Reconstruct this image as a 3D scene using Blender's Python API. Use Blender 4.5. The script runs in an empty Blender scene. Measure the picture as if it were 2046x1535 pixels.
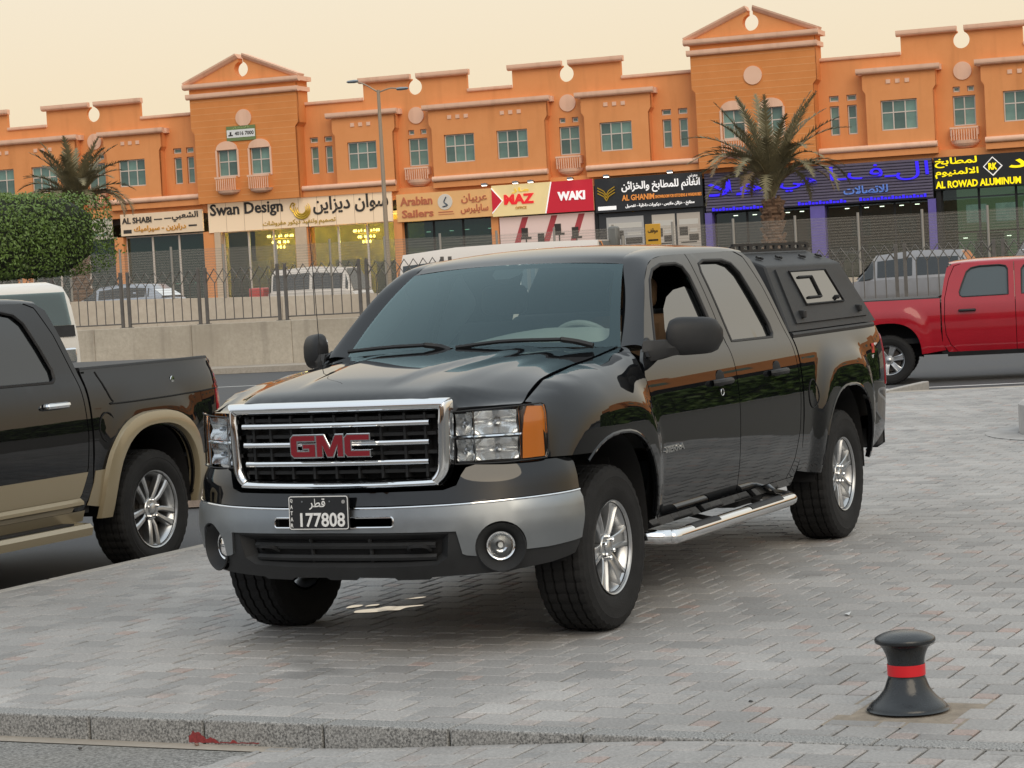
import bpy, bmesh, math, random
import numpy as np
from mathutils import Vector, Matrix, noise as mnoise
from mathutils.geometry import delaunay_2d_cdt
random.seed(7)
R = math.radians
S = bpy.context.scene
COL = S.collection

# ------------------------------------------------------------------ camera, sky, sun, exposure
cd = bpy.data.cameras.new('camera'); cam = bpy.data.objects.new('camera', cd); COL.objects.link(cam)
cd.sensor_width = 36.0; cd.lens = 36.0 * 4716.84 / 2046.0; cd.clip_start = 0.1; cd.clip_end = 4000
def set_camera(loc, yaw, pitch, roll):
    cy, sy, cp, sp = math.cos(yaw), math.sin(yaw), math.cos(pitch), math.sin(pitch)
    d = Vector((cy*cp, sy*cp, sp)); r = d.cross(Vector((0, 0, 1))).normalized(); u = r.cross(d)
    c, s = math.cos(roll), math.sin(roll)
    r2, u2 = c*r + s*u, -s*r + c*u
    cam.matrix_world = Matrix(((r2.x, u2.x, -d.x, loc[0]), (r2.y, u2.y, -d.y, loc[1]), (r2.z, u2.z, -d.z, loc[2]), (0, 0, 0, 1)))
set_camera((10.4304, 5.5227, 1.7129), 3.591862, -0.043746, -0.055429)
S.camera = cam

SUN_AZ, SUN_EL = R(42), R(36)          # where the last soft light comes from
w = bpy.data.worlds.new('World'); S.world = w; w.use_nodes = True
nt = w.node_tree; nt.nodes.clear()
out = nt.nodes.new('ShaderNodeOutputWorld'); bg = nt.nodes.new('ShaderNodeBackground')
sky = nt.nodes.new('ShaderNodeTexSky'); sky.sky_type = 'NISHITA'; sky.sun_disc = False
sky.sun_elevation = R(14); sky.sun_rotation = math.pi/2 - SUN_AZ
sky.air_density = 1.0; sky.dust_density = 3.0; sky.ozone_density = 1.0
# dusk haze: cream on the side where the sun has gone down, grey-blue opposite, pale overhead
geo = nt.nodes.new('ShaderNodeTexCoord'); sep = nt.nodes.new('ShaderNodeSeparateXYZ'); nt.links.new(geo.outputs['Generated'], sep.inputs[0])
def sky_ramp(stops):
    r = nt.nodes.new('ShaderNodeValToRGB'); nt.links.new(sep.outputs['Z'], r.inputs[0]); e = r.color_ramp.elements
    while len(e) < len(stops): e.new(.5)
    for k, (p, c) in enumerate(stops): e[k].position = p; e[k].color = (*c, 1)
    return r
warm = sky_ramp([(0, (8.6, 6.6, 4.5)), (.08, (8.8, 7.25, 5.1)), (.2, (9.0, 8.2, 6.8)), (.45, (9.2, 9.6, 9.5)), (1, (9.2, 10.2, 11.0))])
cool = sky_ramp([(0, (4.6, 5.0, 5.4)), (.08, (5.6, 6.1, 6.7)), (.2, (7.4, 7.9, 8.5)), (.45, (8.8, 9.4, 10.0)), (1, (9.2, 10.2, 11.0))])
dt = nt.nodes.new('ShaderNodeVectorMath'); dt.operation = 'DOT_PRODUCT'; dt.inputs[1].default_value = (math.cos(R(180)), math.sin(R(180)), 0); nt.links.new(geo.outputs['Generated'], dt.inputs[0])
mr0 = nt.nodes.new('ShaderNodeMapRange'); mr0.interpolation_type = 'SMOOTHSTEP'; mr0.inputs['From Min'].default_value = -.75; mr0.inputs['From Max'].default_value = .55; nt.links.new(dt.outputs['Value'], mr0.inputs[0])
mx0 = nt.nodes.new('ShaderNodeMix'); mx0.data_type = 'RGBA'; nt.links.new(mr0.outputs[0], mx0.inputs['Factor']); nt.links.new(cool.outputs[0], mx0.inputs['A']); nt.links.new(warm.outputs[0], mx0.inputs['B'])
mix = nt.nodes.new('ShaderNodeMix'); mix.data_type = 'RGBA'; mix.inputs['Factor'].default_value = 0.88
nt.links.new(sky.outputs[0], mix.inputs['A']); nt.links.new(mx0.outputs['Result'], mix.inputs['B'])
nt.links.new(mix.outputs['Result'], bg.inputs[0]); bg.inputs[1].default_value = 0.112
nt.links.new(bg.outputs[0], out.inputs[0])
sl = bpy.data.lights.new('sun', 'SUN'); sl.energy = 1.2; sl.angle = R(40); sl.color = (1.0, 0.84, 0.62)
sun = bpy.data.objects.new('sun', sl); COL.objects.link(sun)
sd = Vector((math.cos(SUN_AZ)*math.cos(SUN_EL), math.sin(SUN_AZ)*math.cos(SUN_EL), math.sin(SUN_EL)))
sun.rotation_euler = sd.to_track_quat('Z', 'Y').to_euler()
S.view_settings.view_transform = 'Standard'; S.view_settings.look = 'None'
S.view_settings.exposure = 0.0; S.view_settings.gamma = 1.0; S.view_settings.use_curve_mapping = False
S.cycles.max_bounces = 8; S.cycles.transparent_max_bounces = 16; S.cycles.use_denoising = True
S.cycles.caustics_reflective = False; S.cycles.caustics_refractive = False

# ------------------------------------------------------------------ materials
MATS = {}
def mat(name, color=(.5, .5, .5), rough=.5, metal=0., coat=0., spec=.5, var=0., vscale=8., bump=0., bscale=60., emit=None, estr=0., alpha=1., rvar=0., coatr=.04, color2=None, tr=0., coatior=1.5):
    if name in MATS: return MATS[name]
    m = bpy.data.materials.new(name); m.use_nodes = True; MATS[name] = m
    n = m.node_tree; b = n.nodes['Principled BSDF']; L = n.links.new
    b.inputs['Base Color'].default_value = (*color, 1); b.inputs['Roughness'].default_value = rough
    b.inputs['Metallic'].default_value = metal; b.inputs['Coat Weight'].default_value = coat; b.inputs['Coat Roughness'].default_value = coatr; b.inputs['Coat IOR'].default_value = coatior
    b.inputs['Specular IOR Level'].default_value = spec
    if tr: b.inputs['Transmission Weight'].default_value = tr
    if emit: b.inputs['Emission Color'].default_value = (*emit, 1); b.inputs['Emission Strength'].default_value = estr
    if alpha < 1: b.inputs['Alpha'].default_value = alpha
    if var or bump or rvar:
        tc = n.nodes.new('ShaderNodeTexCoord')
        nz = n.nodes.new('ShaderNodeTexNoise'); nz.inputs['Scale'].default_value = vscale; nz.inputs['Detail'].default_value = 6; nz.inputs['Roughness'].default_value = .65
        L(tc.outputs['Object'], nz.inputs['Vector'])
        if var:
            mx = n.nodes.new('ShaderNodeMix'); mx.data_type = 'RGBA'
            c2 = color2 or tuple(min(1, c*(1+var)) for c in color); c1 = color if color2 else tuple(c*(1-var) for c in color)
            mx.inputs['A'].default_value = (*c1, 1); mx.inputs['B'].default_value = (*c2, 1)
            mr = n.nodes.new('ShaderNodeMapRange'); mr.inputs['From Min'].default_value = .3; mr.inputs['From Max'].default_value = .7
            L(nz.outputs['Fac'], mr.inputs['Value']); L(mr.outputs[0], mx.inputs['Factor']); L(mx.outputs['Result'], b.inputs['Base Color'])
        if rvar:
            mr2 = n.nodes.new('ShaderNodeMapRange'); mr2.inputs['To Min'].default_value = max(0, rough-rvar); mr2.inputs['To Max'].default_value = min(1, rough+rvar)
            mr2.inputs['From Min'].default_value = .3; mr2.inputs['From Max'].default_value = .7
            L(nz.outputs['Fac'], mr2.inputs['Value']); L(mr2.outputs[0], b.inputs['Roughness'])
        if bump:
            nb = n.nodes.new('ShaderNodeTexNoise'); nb.inputs['Scale'].default_value = bscale; nb.inputs['Detail'].default_value = 4
            L(tc.outputs['Object'], nb.inputs['Vector'])
            bp = n.nodes.new('ShaderNodeBump'); bp.inputs['Strength'].default_value = bump; bp.inputs['Distance'].default_value = .01
            L(nb.outputs['Fac'], bp.inputs['Height']); L(bp.outputs[0], b.inputs['Normal'])
    return m
def glass(name, tint=(.3, .4, .42), opacity=.0, dark=(.02, .03, .03), rough=.0, ior=1.5, coat=(1, 1, 1)):
    """thin tinted pane: lets light straight through (tinted) and mirrors by Fresnel"""
    if name in MATS: return MATS[name]
    m = bpy.data.materials.new(name); m.use_nodes = True; MATS[name] = m
    n = m.node_tree; n.nodes.clear(); L = n.links.new
    o = n.nodes.new('ShaderNodeOutputMaterial'); t = n.nodes.new('ShaderNodeBsdfTransparent'); t.inputs[0].default_value = (*tint, 1)
    d = n.nodes.new('ShaderNodeBsdfDiffuse'); d.inputs[0].default_value = (*dark, 1)
    m1 = n.nodes.new('ShaderNodeMixShader'); m1.inputs[0].default_value = opacity; L(t.outputs[0], m1.inputs[1]); L(d.outputs[0], m1.inputs[2])
    g = n.nodes.new('ShaderNodeBsdfGlossy'); g.inputs['Roughness'].default_value = rough; g.inputs[0].default_value = (*coat, 1)
    f = n.nodes.new('ShaderNodeFresnel'); f.inputs[0].default_value = ior
    m2 = n.nodes.new('ShaderNodeMixShader'); L(f.outputs[0], m2.inputs[0]); L(m1.outputs[0], m2.inputs[1]); L(g.outputs[0], m2.inputs[2]); L(m2.outputs[0], o.inputs[0])
    return m

# ------------------------------------------------------------------ mesh helpers
def new_obj(name, me, parent=None, m=None):
    o = bpy.data.objects.new(name, me); COL.objects.link(o)
    if parent is not None: o.parent = parent
    if m is not None and me is not None and len(me.materials) == 0: me.materials.append(m)
    return o
def tag(o, label=None, cat=None, group=None, kind=None):
    if label: o['label'] = label
    if cat: o['category'] = cat
    if group: o['group'] = group
    if kind: o['kind'] = kind
    return o
def thing(name, label, cat, loc=(0, 0, 0), rz=0., group=None):
    o = bpy.data.objects.new(name, None); COL.objects.link(o); o.empty_display_size = .2
    o.location = loc; o.rotation_euler = (0, 0, rz)
    return tag(o, label, cat, group)
def copy_tree(o, parent=None):
    c = o.copy(); COL.objects.link(c)
    if parent is not None: c.parent = parent
    for ch in o.children: copy_tree(ch, c)
    return c
def mesh_of(name, V, F, smooth=True, ang=35, mi=None):
    me = bpy.data.meshes.new(name); me.from_pydata([tuple(v) for v in V], [], F); me.validate(clean_customdata=False)
    if smooth and len(me.polygons):
        me.polygons.foreach_set('use_smooth', [True]*len(me.polygons)); me.set_sharp_from_angle(angle=R(ang))
    if mi and len(mi) == len(me.polygons): me.polygons.foreach_set('material_index', mi)
    me.update(); return me
class MB:
    def __init__(s): s.V = []; s.F = []
    def add(s, V, F):
        k = len(s.V); s.V += [tuple(v) for v in V]; s.F += [tuple(i+k for i in f) for f in F]; return s
    def box(s, x0, x1, y0, y1, z0, z1, M=None):
        V = [(x, y, z) for x in (x0, x1) for y in (y0, y1) for z in (z0, z1)]
        if M is not None: V = [M @ Vector(v) for v in V]
        return s.add(V, [(0, 1, 3, 2), (4, 6, 7, 5), (0, 4, 5, 1), (2, 3, 7, 6), (0, 2, 6, 4), (1, 5, 7, 3)])
    def tube(s, pts, r, n=8, caps=True, flat=1.):
        pts = [Vector(p) for p in pts]; rs = r if isinstance(r, (list, tuple)) else [r]*len(pts); V = []; F = []
        up = Vector((0, 0, 1)); prev = None
        for i, p in enumerate(pts):
            d = (pts[min(i+1, len(pts)-1)] - pts[max(i-1, 0)]).normalized()
            if prev is None: a = d.cross(up if abs(d.z) < .95 else Vector((1, 0, 0))).normalized()
            else: a = (prev - d*prev.dot(d)).normalized()
            prev = a; b = a.cross(d)
            for k in range(n):
                t = 2*math.pi*k/n; V.append(p + rs[i]*(a*math.cos(t) + b*math.sin(t)*flat))
        for i in range(len(pts)-1):
            for k in range(n):
                k2 = (k+1) % n; F.append((i*n+k, i*n+k2, (i+1)*n+k2, (i+1)*n+k))
        if caps: F.append(tuple(range(n-1, -1, -1))); F.append(tuple((len(pts)-1)*n+k for k in range(n)))
        F = [f[::-1] for f in F]
        return s.add(V, F)
    def lathe(s, prof, n=32, M=None, a0=0, a1=2*math.pi):
        """prof: (r, h) pairs turned about local z"""
        full = abs(a1-a0-2*math.pi) < 1e-6; m = n if full else n+1; V = []; F = []
        for k in range(m):
            t = a0 + (a1-a0)*k/n
            for r, h in prof: V.append(Vector((r*math.cos(t), r*math.sin(t), h)))
        q = len(prof)
        for k in range(n):
            k2 = (k+1) % m
            for j in range(q-1): F.append((k*q+j, k2*q+j, k2*q+j+1, k*q+j+1))
        if M is not None: V = [M @ v for v in V]
        return s.add(V, F)
    def prism(s, poly, f0, f1):
        """poly: 2D outline; f0/f1 map a 2D point to the two end faces (3D)"""
        n = len(poly); V = [f0(*p) for p in poly] + [f1(*p) for p in poly]
        F = [tuple(range(n-1, -1, -1)), tuple(range(n, 2*n))] + [(i, (i+1) % n, n+(i+1) % n, n+i) for i in range(n)]
        return s.add(V, F)
    def loft(s, rings, closed=False, caps=False):
        n = len(rings[0]); V = [p for r in rings for p in r]; F = []
        for i in range(len(rings)-1):
            for k in range(n if closed else n-1):
                k2 = (k+1) % n; F.append((i*n+k, i*n+k2, (i+1)*n+k2, (i+1)*n+k))
        if caps: F.append(tuple(range(n-1, -1, -1))); F.append(tuple((len(rings)-1)*n+k for k in range(n)))
        return s.add(V, F)
    def mirror_y(s):
        k = len(s.V); s.V += [(v[0], -v[1], v[2]) for v in s.V]; s.F += [tuple(i+k for i in f[::-1]) for f in s.F]; return s
    def mesh(s, name, smooth=True, ang=35): return mesh_of(name, s.V, s.F, smooth, ang)
    def build(s, name, m, parent=None, smooth=True, ang=35, bev=0., bseg=2):
        o = new_obj(name, s.mesh(name, smooth, ang), parent, m)
        if bev: add_bevel(o, bev, bseg)
        return o
def add_bevel(o, wd, seg=2):
    b = o.modifiers.new('bevel', 'BEVEL'); b.width = wd; b.segments = seg; b.limit_method = 'ANGLE'; b.angle_limit = R(40); b.harden_normals = False
def fixn(o):
    bm = bmesh.new(); bm.from_mesh(o.data); bmesh.ops.recalc_face_normals(bm, faces=bm.faces); bm.to_mesh(o.data); bm.free(); return o
def spline(pts, n, closed=False):
    """Catmull-Rom through pts (any dimension)"""
    P = [np.array(p, float) for p in pts]; out = []; N = len(P); segs = N if closed else N-1
    for i in range(segs):
        p0 = P[(i-1) % N] if closed or i > 0 else 2*P[0]-P[1]; p1 = P[i]; p2 = P[(i+1) % N]
        p3 = P[(i+2) % N] if closed or i+2 < N else 2*P[-1]-P[-2]
        for k in range(n):
            t = k/n; out.append(.5*((2*p1)+(-p0+p2)*t+(2*p0-5*p1+4*p2-p3)*t*t+(-p0+3*p1-3*p2+p3)*t**3))
    if not closed: out.append(P[-1])
    return [tuple(p) for p in out]
def resample(poly, h, closed=True):
    out = []; N = len(poly)
    for i in range(N if closed else N-1):
        a = np.array(poly[i], float); b = np.array(poly[(i+1) % N], float); k = max(1, int(round(np.linalg.norm(b-a)/h)))
        for j in range(k): out.append(tuple(a+(b-a)*j/k))
    if not closed: out.append(tuple(poly[-1]))
    return out
def inside(P, poly):
    x, y = P[:, 0], P[:, 1]; c = np.zeros(len(P), bool); q = np.array(poly); n = len(q)
    for i in range(n):
        x0, y0 = q[i]; x1, y1 = q[(i+1) % n]
        if y0 == y1: continue
        cond = ((y0 > y) != (y1 > y)) & (x < (x1-x0)*(y-y0)/(y1-y0)+x0); c ^= cond
    return c
def interp(x, xs, ys):
    return float(np.interp(x, xs, ys))
def smooth01(t): t = max(0., min(1., t)); return t*t*(3-2*t)
def panel_mesh(name, outline, mapf, h=.05, holes=(), hem=.018, hb=None, ang=30, out=(0, 1, 0)):
    """sheet cut to a 2D outline (with holes), laid on the surface mapf(u,v) and given a folded-in edge"""
    loops = [resample(l, hb or h*.7) for l in (outline, *holes)]
    V2 = []; E = []
    for l in loops:
        k = len(V2); V2 += l; E += [(k+i, k+(i+1) % len(l)) for i in range(len(l))]
    B = np.array(V2); lo, hi = B.min(0), B.max(0)
    gx = np.arange(lo[0]+h/2, hi[0], h); gy = np.arange(lo[1]+h/2, hi[1], h*.866)
    G = np.array([(x+(h/2 if j % 2 else 0), y) for j, y in enumerate(gy) for x in gx]) if len(gx) and len(gy) else np.zeros((0, 2))
    if len(G):
        keep = inside(G, loops[0])
        for l in loops[1:]: keep &= ~inside(G, l)
        G = G[keep]
        if len(G):
            d = np.sqrt(((G[:, None, :]-B[None])**2).sum(2)).min(1); G = G[d > h*.55]
    pts = [Vector(p) for p in V2] + [Vector(p) for p in G]
    vo, eo, fo, ov, oe, of = delaunay_2d_cdt(pts, E, [], 0, 1e-6)
    vv = np.array([(v.x, v.y) for v in vo]); T = [f for f in fo]
    cen = np.array([vv[list(f)].mean(0) for f in T]); keep = inside(cen, loops[0])
    for l in loops[1:]: keep &= ~inside(cen, l)
    T = [tuple(f) for f, k in zip(T, keep) if k]
    P = [Vector(mapf(float(a), float(b))) for a, b in vv]
    OUT = Vector(out); sg = sum(((P[f[1]]-P[f[0]]).cross(P[f[2]]-P[f[0]])).dot(OUT) for f in T)
    if sg < 0: T = [f[::-1] for f in T]
    F = list(T)
    if hem:
        eps = 1e-3; cnt = {}
        for f in T:
            for i in range(len(f)):
                a, b = f[i], f[(i+1) % len(f)]; cnt[(a, b)] = 1
        bd = [(a, b) for (a, b) in cnt if (b, a) not in cnt]; new = {}
        for a, b in bd:
            for q in (a, b):
                if q not in new:
                    u, v = vv[q]; du = Vector(mapf(u+eps, v))-Vector(mapf(u-eps, v)); dv = Vector(mapf(u, v+eps))-Vector(mapf(u, v-eps))
                    n = du.cross(dv); n = n.normalized() if n.length > 1e-12 else OUT
                    new[q] = len(P); P.append(P[q]-n*hem*(1 if n.dot(OUT) >= 0 else -1))
            F.append((b, a, new[a], new[b]))
    return mesh_of(name, P, F, True, ang)
def mirrored(me):
    n = me.copy(); co = np.empty(len(n.vertices)*3); n.vertices.foreach_get('co', co); co = co.reshape(-1, 3); co[:, 1] *= -1
    n.vertices.foreach_set('co', co.ravel()); n.flip_normals(); n.update(); return n
def both_sides(name, me, m, parent, lab=None):
    a = new_obj(name, me, parent, m); b = new_obj(name, mirrored(me), parent, m); return a, b
# lettering: arabic letters are joined by hand because the text object does not shape them
AR = {}
for ch, base, nf in (('ا',0xFE8D,2),('ب',0xFE8F,4),('ة',0xFE93,2),('ت',0xFE95,4),('ث',0xFE99,4),('ج',0xFE9D,4),('ح',0xFEA1,4),('خ',0xFEA5,4),('د',0xFEA9,2),('ذ',0xFEAB,2),('ر',0xFEAD,2),('ز',0xFEAF,2),('س',0xFEB1,4),('ش',0xFEB5,4),('ص',0xFEB9,4),('ض',0xFEBD,4),('ط',0xFEC1,4),('ظ',0xFEC5,4),('ع',0xFEC9,4),('غ',0xFECD,4),('ف',0xFED1,4),('ق',0xFED5,4),('ك',0xFED9,4),('ل',0xFEDD,4),('م',0xFEE1,4),('ن',0xFEE5,4),('ه',0xFEE9,4),('و',0xFEED,2),('ى',0xFEEF,2),('ي',0xFEF1,4),('أ',0xFE83,2),('ئ',0xFE89,4)):
    AR[ch] = (base, nf)
def arabic(s):
    out = []; n = len(s); i = 0
    while i < n:
        c = s[i]
        if c not in AR: out.append(c); i += 1; continue
        pj = i > 0 and s[i-1] in AR and AR[s[i-1]][1] == 4
        if c == 'ل' and i+1 < n and s[i+1] in 'اأ':
            out.append(chr((0xFEFB if s[i+1] == 'ا' else 0xFEF7)+(1 if pj else 0))); i += 2; continue
        base, nf = AR[c]; nj = i+1 < n and s[i+1] in AR and nf == 4
        out.append(chr(base+((3 if pj else 2) if nj else (1 if pj else 0)) if nf == 4 else base+(1 if pj else 0))); i += 1
    return ''.join(reversed(out))
def text_mesh(s, width=None, height=None, depth=.01, bold=0., ar=False, res=2, shear=0.):
    """flat lettering in the xz plane facing -y, lower left corner at the origin, fitted to width x height"""
    c = bpy.data.curves.new('t', 'FONT'); c.body = arabic(s) if ar else s; c.resolution_u = res; c.extrude = .5; c.offset = bold; c.shear = shear
    o = bpy.data.objects.new('t', c); COL.objects.link(o); dg = bpy.context.evaluated_depsgraph_get(); dg.update()
    me = bpy.data.meshes.new_from_object(o.evaluated_get(dg)); bpy.data.objects.remove(o); bpy.data.curves.remove(c)
    n = len(me.vertices); co = np.empty(n*3); me.vertices.foreach_get('co', co); co = co.reshape(-1, 3)
    lo, hi = co.min(0), co.max(0); sx = width/(hi[0]-lo[0]) if width else None; sy = height/(hi[1]-lo[1]) if height else None
    sx = sx or sy; sy = sy or sx
    q = np.stack([(co[:, 0]-lo[0])*sx, -co[:, 2]*depth, (co[:, 1]-lo[1])*sy], 1); me.vertices.foreach_set('co', q.ravel()); me.materials.clear(); me.update()
    return me
# ================================================================== the setting: ground, roads, kerbs
CAMP = Vector((10.4304, 5.5227, 0)); VIEW_AZ = 3.591862
def in_view(x, y, m=R(2.6), near=1.0):
    d = math.atan2(y-CAMP.y, x-CAMP.x) - VIEW_AZ; d = (d+math.pi) % (2*math.pi)-math.pi
    return abs(d) < R(12.4)+m
def sheet(name, poly, z, m, parent=None, kind='structure', th=0.):
    mb = MB()
    if th: mb.prism(poly, lambda x, y: (x, y, z-th), lambda x, y: (x, y, z))
    else: mb.add([(x, y, z) for x, y in poly], [tuple(range(len(poly)))])
    o = mb.build(name, m, parent, smooth=False)
    if kind and parent is None: o['kind'] = kind
    return o
def ground_mat(name, c1, c2, c3, fine, rough, bump, patch=.35, pmax=.75):
    m = bpy.data.materials.new(name); m.use_nodes = True; n = m.node_tree; b = n.nodes['Principled BSDF']; L = n.links.new
    tc = n.nodes.new('ShaderNodeTexCoord')
    a = n.nodes.new('ShaderNodeTexNoise'); a.inputs['Scale'].default_value = fine; a.inputs['Detail'].default_value = 3; a.inputs['Roughness'].default_value = .8
    p = n.nodes.new('ShaderNodeTexNoise'); p.inputs['Scale'].default_value = patch; p.inputs['Detail'].default_value = 6; p.inputs['Roughness'].default_value = .62
    L(tc.outputs['Object'], a.inputs[0]); L(tc.outputs['Object'], p.inputs[0])
    r = n.nodes.new('ShaderNodeValToRGB'); r.color_ramp.elements[0].position = .35; r.color_ramp.elements[1].position = .66
    r.color_ramp.elements[0].color = (*c1, 1); r.color_ramp.elements[1].color = (*c2, 1); L(a.outputs['Fac'], r.inputs[0])
    mx = n.nodes.new('ShaderNodeMix'); mx.data_type = 'RGBA'; mr = n.nodes.new('ShaderNodeMapRange'); mr.inputs['From Min'].default_value = .42; mr.inputs['From Max'].default_value = .68; mr.inputs['To Max'].default_value = pmax
    L(p.outputs['Fac'], mr.inputs[0]); L(mr.outputs[0], mx.inputs['Factor']); L(r.outputs[0], mx.inputs['A']); mx.inputs['B'].default_value = (*c3, 1)
    L(mx.outputs['Result'], b.inputs['Base Color']); b.inputs['Roughness'].default_value = rough
    bp = n.nodes.new('ShaderNodeBump'); bp.inputs['Strength'].default_value = bump; bp.inputs['Distance'].default_value = .006; L(a.outputs['Fac'], bp.inputs['Height']); L(bp.outputs[0], b.inputs['Normal'])
    MATS[name] = m; return m
M_asph = ground_mat('asphalt', (.035, .037, .04), (.10, .10, .105), (.075, .073, .07), 90, .85, .6)
M_asphf = ground_mat('front_asphalt', (.05, .05, .05), (.36, .355, .34), (.20, .185, .16), 70, .85, .9)
M_sand = ground_mat('joint_sand', (.10, .095, .085), (.17, .155, .135), (.13, .12, .10), 60, .95, .3)
M_conc = ground_mat('pale_concrete', (.33, .29, .24), (.44, .39, .33), (.28, .245, .205), 18, .9, .25, .6)
M_line = mat('line_paint', (.72, .72, .70), .7, var=.12, vscale=3)
def granite(name, d, l, warm, sc=75, rough=.65):
    return ground_mat(name, d, l, warm, sc, rough, .35, 2.5, .25)
M_kerb = granite('kerb_granite', (.045, .045, .045), (.44, .435, .42), (.26, .255, .25), 105)
def paver_mat(name, cols, pos):
    m = bpy.data.materials.new(name); m.use_nodes = True; n = m.node_tree; b = n.nodes['Principled BSDF']; L = n.links.new
    oi = n.nodes.new('ShaderNodeObjectInfo'); g = n.nodes.new('ShaderNodeNewGeometry'); ad = n.nodes.new('ShaderNodeMath'); ad.operation = 'ADD'
    L(oi.outputs['Random'], ad.inputs[0]); L(g.outputs['Random Per Island'], ad.inputs[1])
    wn = n.nodes.new('ShaderNodeTexWhiteNoise'); wn.noise_dimensions = '1D'; L(ad.outputs[0], wn.inputs['W'])
    r = n.nodes.new('ShaderNodeValToRGB'); e = r.color_ramp.elements; r.color_ramp.interpolation = 'LINEAR'
    while len(e) < len(cols): e.new(.5)
    for k, (c, p) in enumerate(zip(cols, pos)): e[k].position = p; e[k].color = (*c, 1)
    L(wn.outputs['Value'], r.inputs[0])
    po = n.nodes.new('ShaderNodeNewGeometry')
    a = n.nodes.new('ShaderNodeTexNoise'); a.inputs['Scale'].default_value = 75; a.inputs['Detail'].default_value = 3; a.inputs['Roughness'].default_value = .8; L(po.outputs['Position'], a.inputs[0])
    p = n.nodes.new('ShaderNodeTexNoise'); p.inputs['Scale'].default_value = .55; p.inputs['Detail'].default_value = 7; p.inputs['Roughness'].default_value = .6; L(po.outputs['Position'], p.inputs[0])
    s1 = n.nodes.new('ShaderNodeMapRange'); s1.inputs['From Min'].default_value = .3; s1.inputs['From Max'].default_value = .7; s1.inputs['To Min'].default_value = .70; s1.inputs['To Max'].default_value = 1.28; L(a.outputs['Fac'], s1.inputs[0])
    s2 = n.nodes.new('ShaderNodeMapRange'); s2.inputs['From Min'].default_value = .35; s2.inputs['From Max'].default_value = .65; s2.inputs['To Min'].default_value = .80; s2.inputs['To Max'].default_value = 1.12; L(p.outputs['Fac'], s2.inputs[0])
    st = n.nodes.new('ShaderNodeTexNoise'); st.inputs['Scale'].default_value = 1.3; st.inputs['Detail'].default_value = 4; st.inputs['Distortion'].default_value = .8; L(po.outputs['Position'], st.inputs[0])
    s3 = n.nodes.new('ShaderNodeMapRange'); s3.inputs['From Min'].default_value = .60; s3.inputs['From Max'].default_value = .72; s3.inputs['To Min'].default_value = 1.; s3.inputs['To Max'].default_value = .74; L(st.outputs['Fac'], s3.inputs[0])
    m0 = n.nodes.new('ShaderNodeMath'); m0.operation = 'MULTIPLY'; L(s2.outputs[0], m0.inputs[0]); L(s3.outputs[0], m0.inputs[1])
    ml = n.nodes.new('ShaderNodeMath'); ml.operation = 'MULTIPLY'; L(s1.outputs[0], ml.inputs[0]); L(m0.outputs[0], ml.inputs[1])
    vm = n.nodes.new('ShaderNodeVectorMath'); vm.operation = 'SCALE'; L(r.outputs[0], vm.inputs[0]); L(ml.outputs[0], vm.inputs['Scale'])
    L(vm.outputs[0], b.inputs['Base Color'])
    rr = n.nodes.new('ShaderNodeMapRange'); rr.inputs['From Min'].default_value = .35; rr.inputs['From Max'].default_value = .65; rr.inputs['To Min'].default_value = .55; rr.inputs['To Max'].default_value = .75; L(p.outputs['Fac'], rr.inputs[0]); L(rr.outputs[0], b.inputs['Roughness'])
    bp = n.nodes.new('ShaderNodeBump'); bp.inputs['Strength'].default_value = .35; bp.inputs['Distance'].default_value = .004; L(a.outputs['Fac'], bp.inputs['Height']); L(bp.outputs[0], b.inputs['Normal'])
    MATS[name] = m; return m
M_pl = paver_mat('paver_large', [(.265, .256, .248), (.318, .308, .297), (.342, .326, .312), (.375, .362, .347)], (0, .35, .7, 1))
M_ps = paver_mat('paver_small', [(.27, .265, .26), (.335, .327, .318), (.35, .315, .295), (.36, .28, .25)], (0, .5, .80, 1))

tag(sheet('road', [(-1500, -1500), (1500, -1500), (1500, 1500), (-1500, 1500)], -.155, M_asph), kind='structure')
PX, PYL = 2.30, -3.52                      # paving: front edge, edge beside the parking bay
BACK = lambda y: -19.15 - (y+3.23)*.29
pave = sheet('pavement', [(PX, PYL), (PX, 30), (BACK(30), 30), (BACK(PYL), PYL)], -.014, M_sand, th=.14)
ramp_z = lambda y: -.100 + .098*smooth01((y-.35)/2.35)*1.0
RAMP_L = lambda x: .50 - (x-2.43)*.30      # left end of the ramp paving
# sloping lower paving in front of the kerb
ys = [.15+.1*i for i in range(0, 60)]
rv = []; rf = []
for i, y in enumerate(ys):
    z = ramp_z(y)-.014
    rv += [(2.425, max(y, RAMP_L(2.425)), z), (9.5, max(y, RAMP_L(2.425)), z)]
    if i: rf.append((2*i-2, 2*i-1, 2*i+1, 2*i))
ramp = MB().add(rv, rf).build('ramp', M_sand); ramp['kind'] = 'structure'
tag(sheet('front_road', [(2.42, -14), (12, -14), (12, .9), (2.42, .9)], -.104, M_asphf), kind='structure')
tag(sheet('gutter', [(2.42, -14), (2.52, -14), (2.52, .62), (2.42, .62)], -.100, M_conc), kind='structure')
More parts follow.
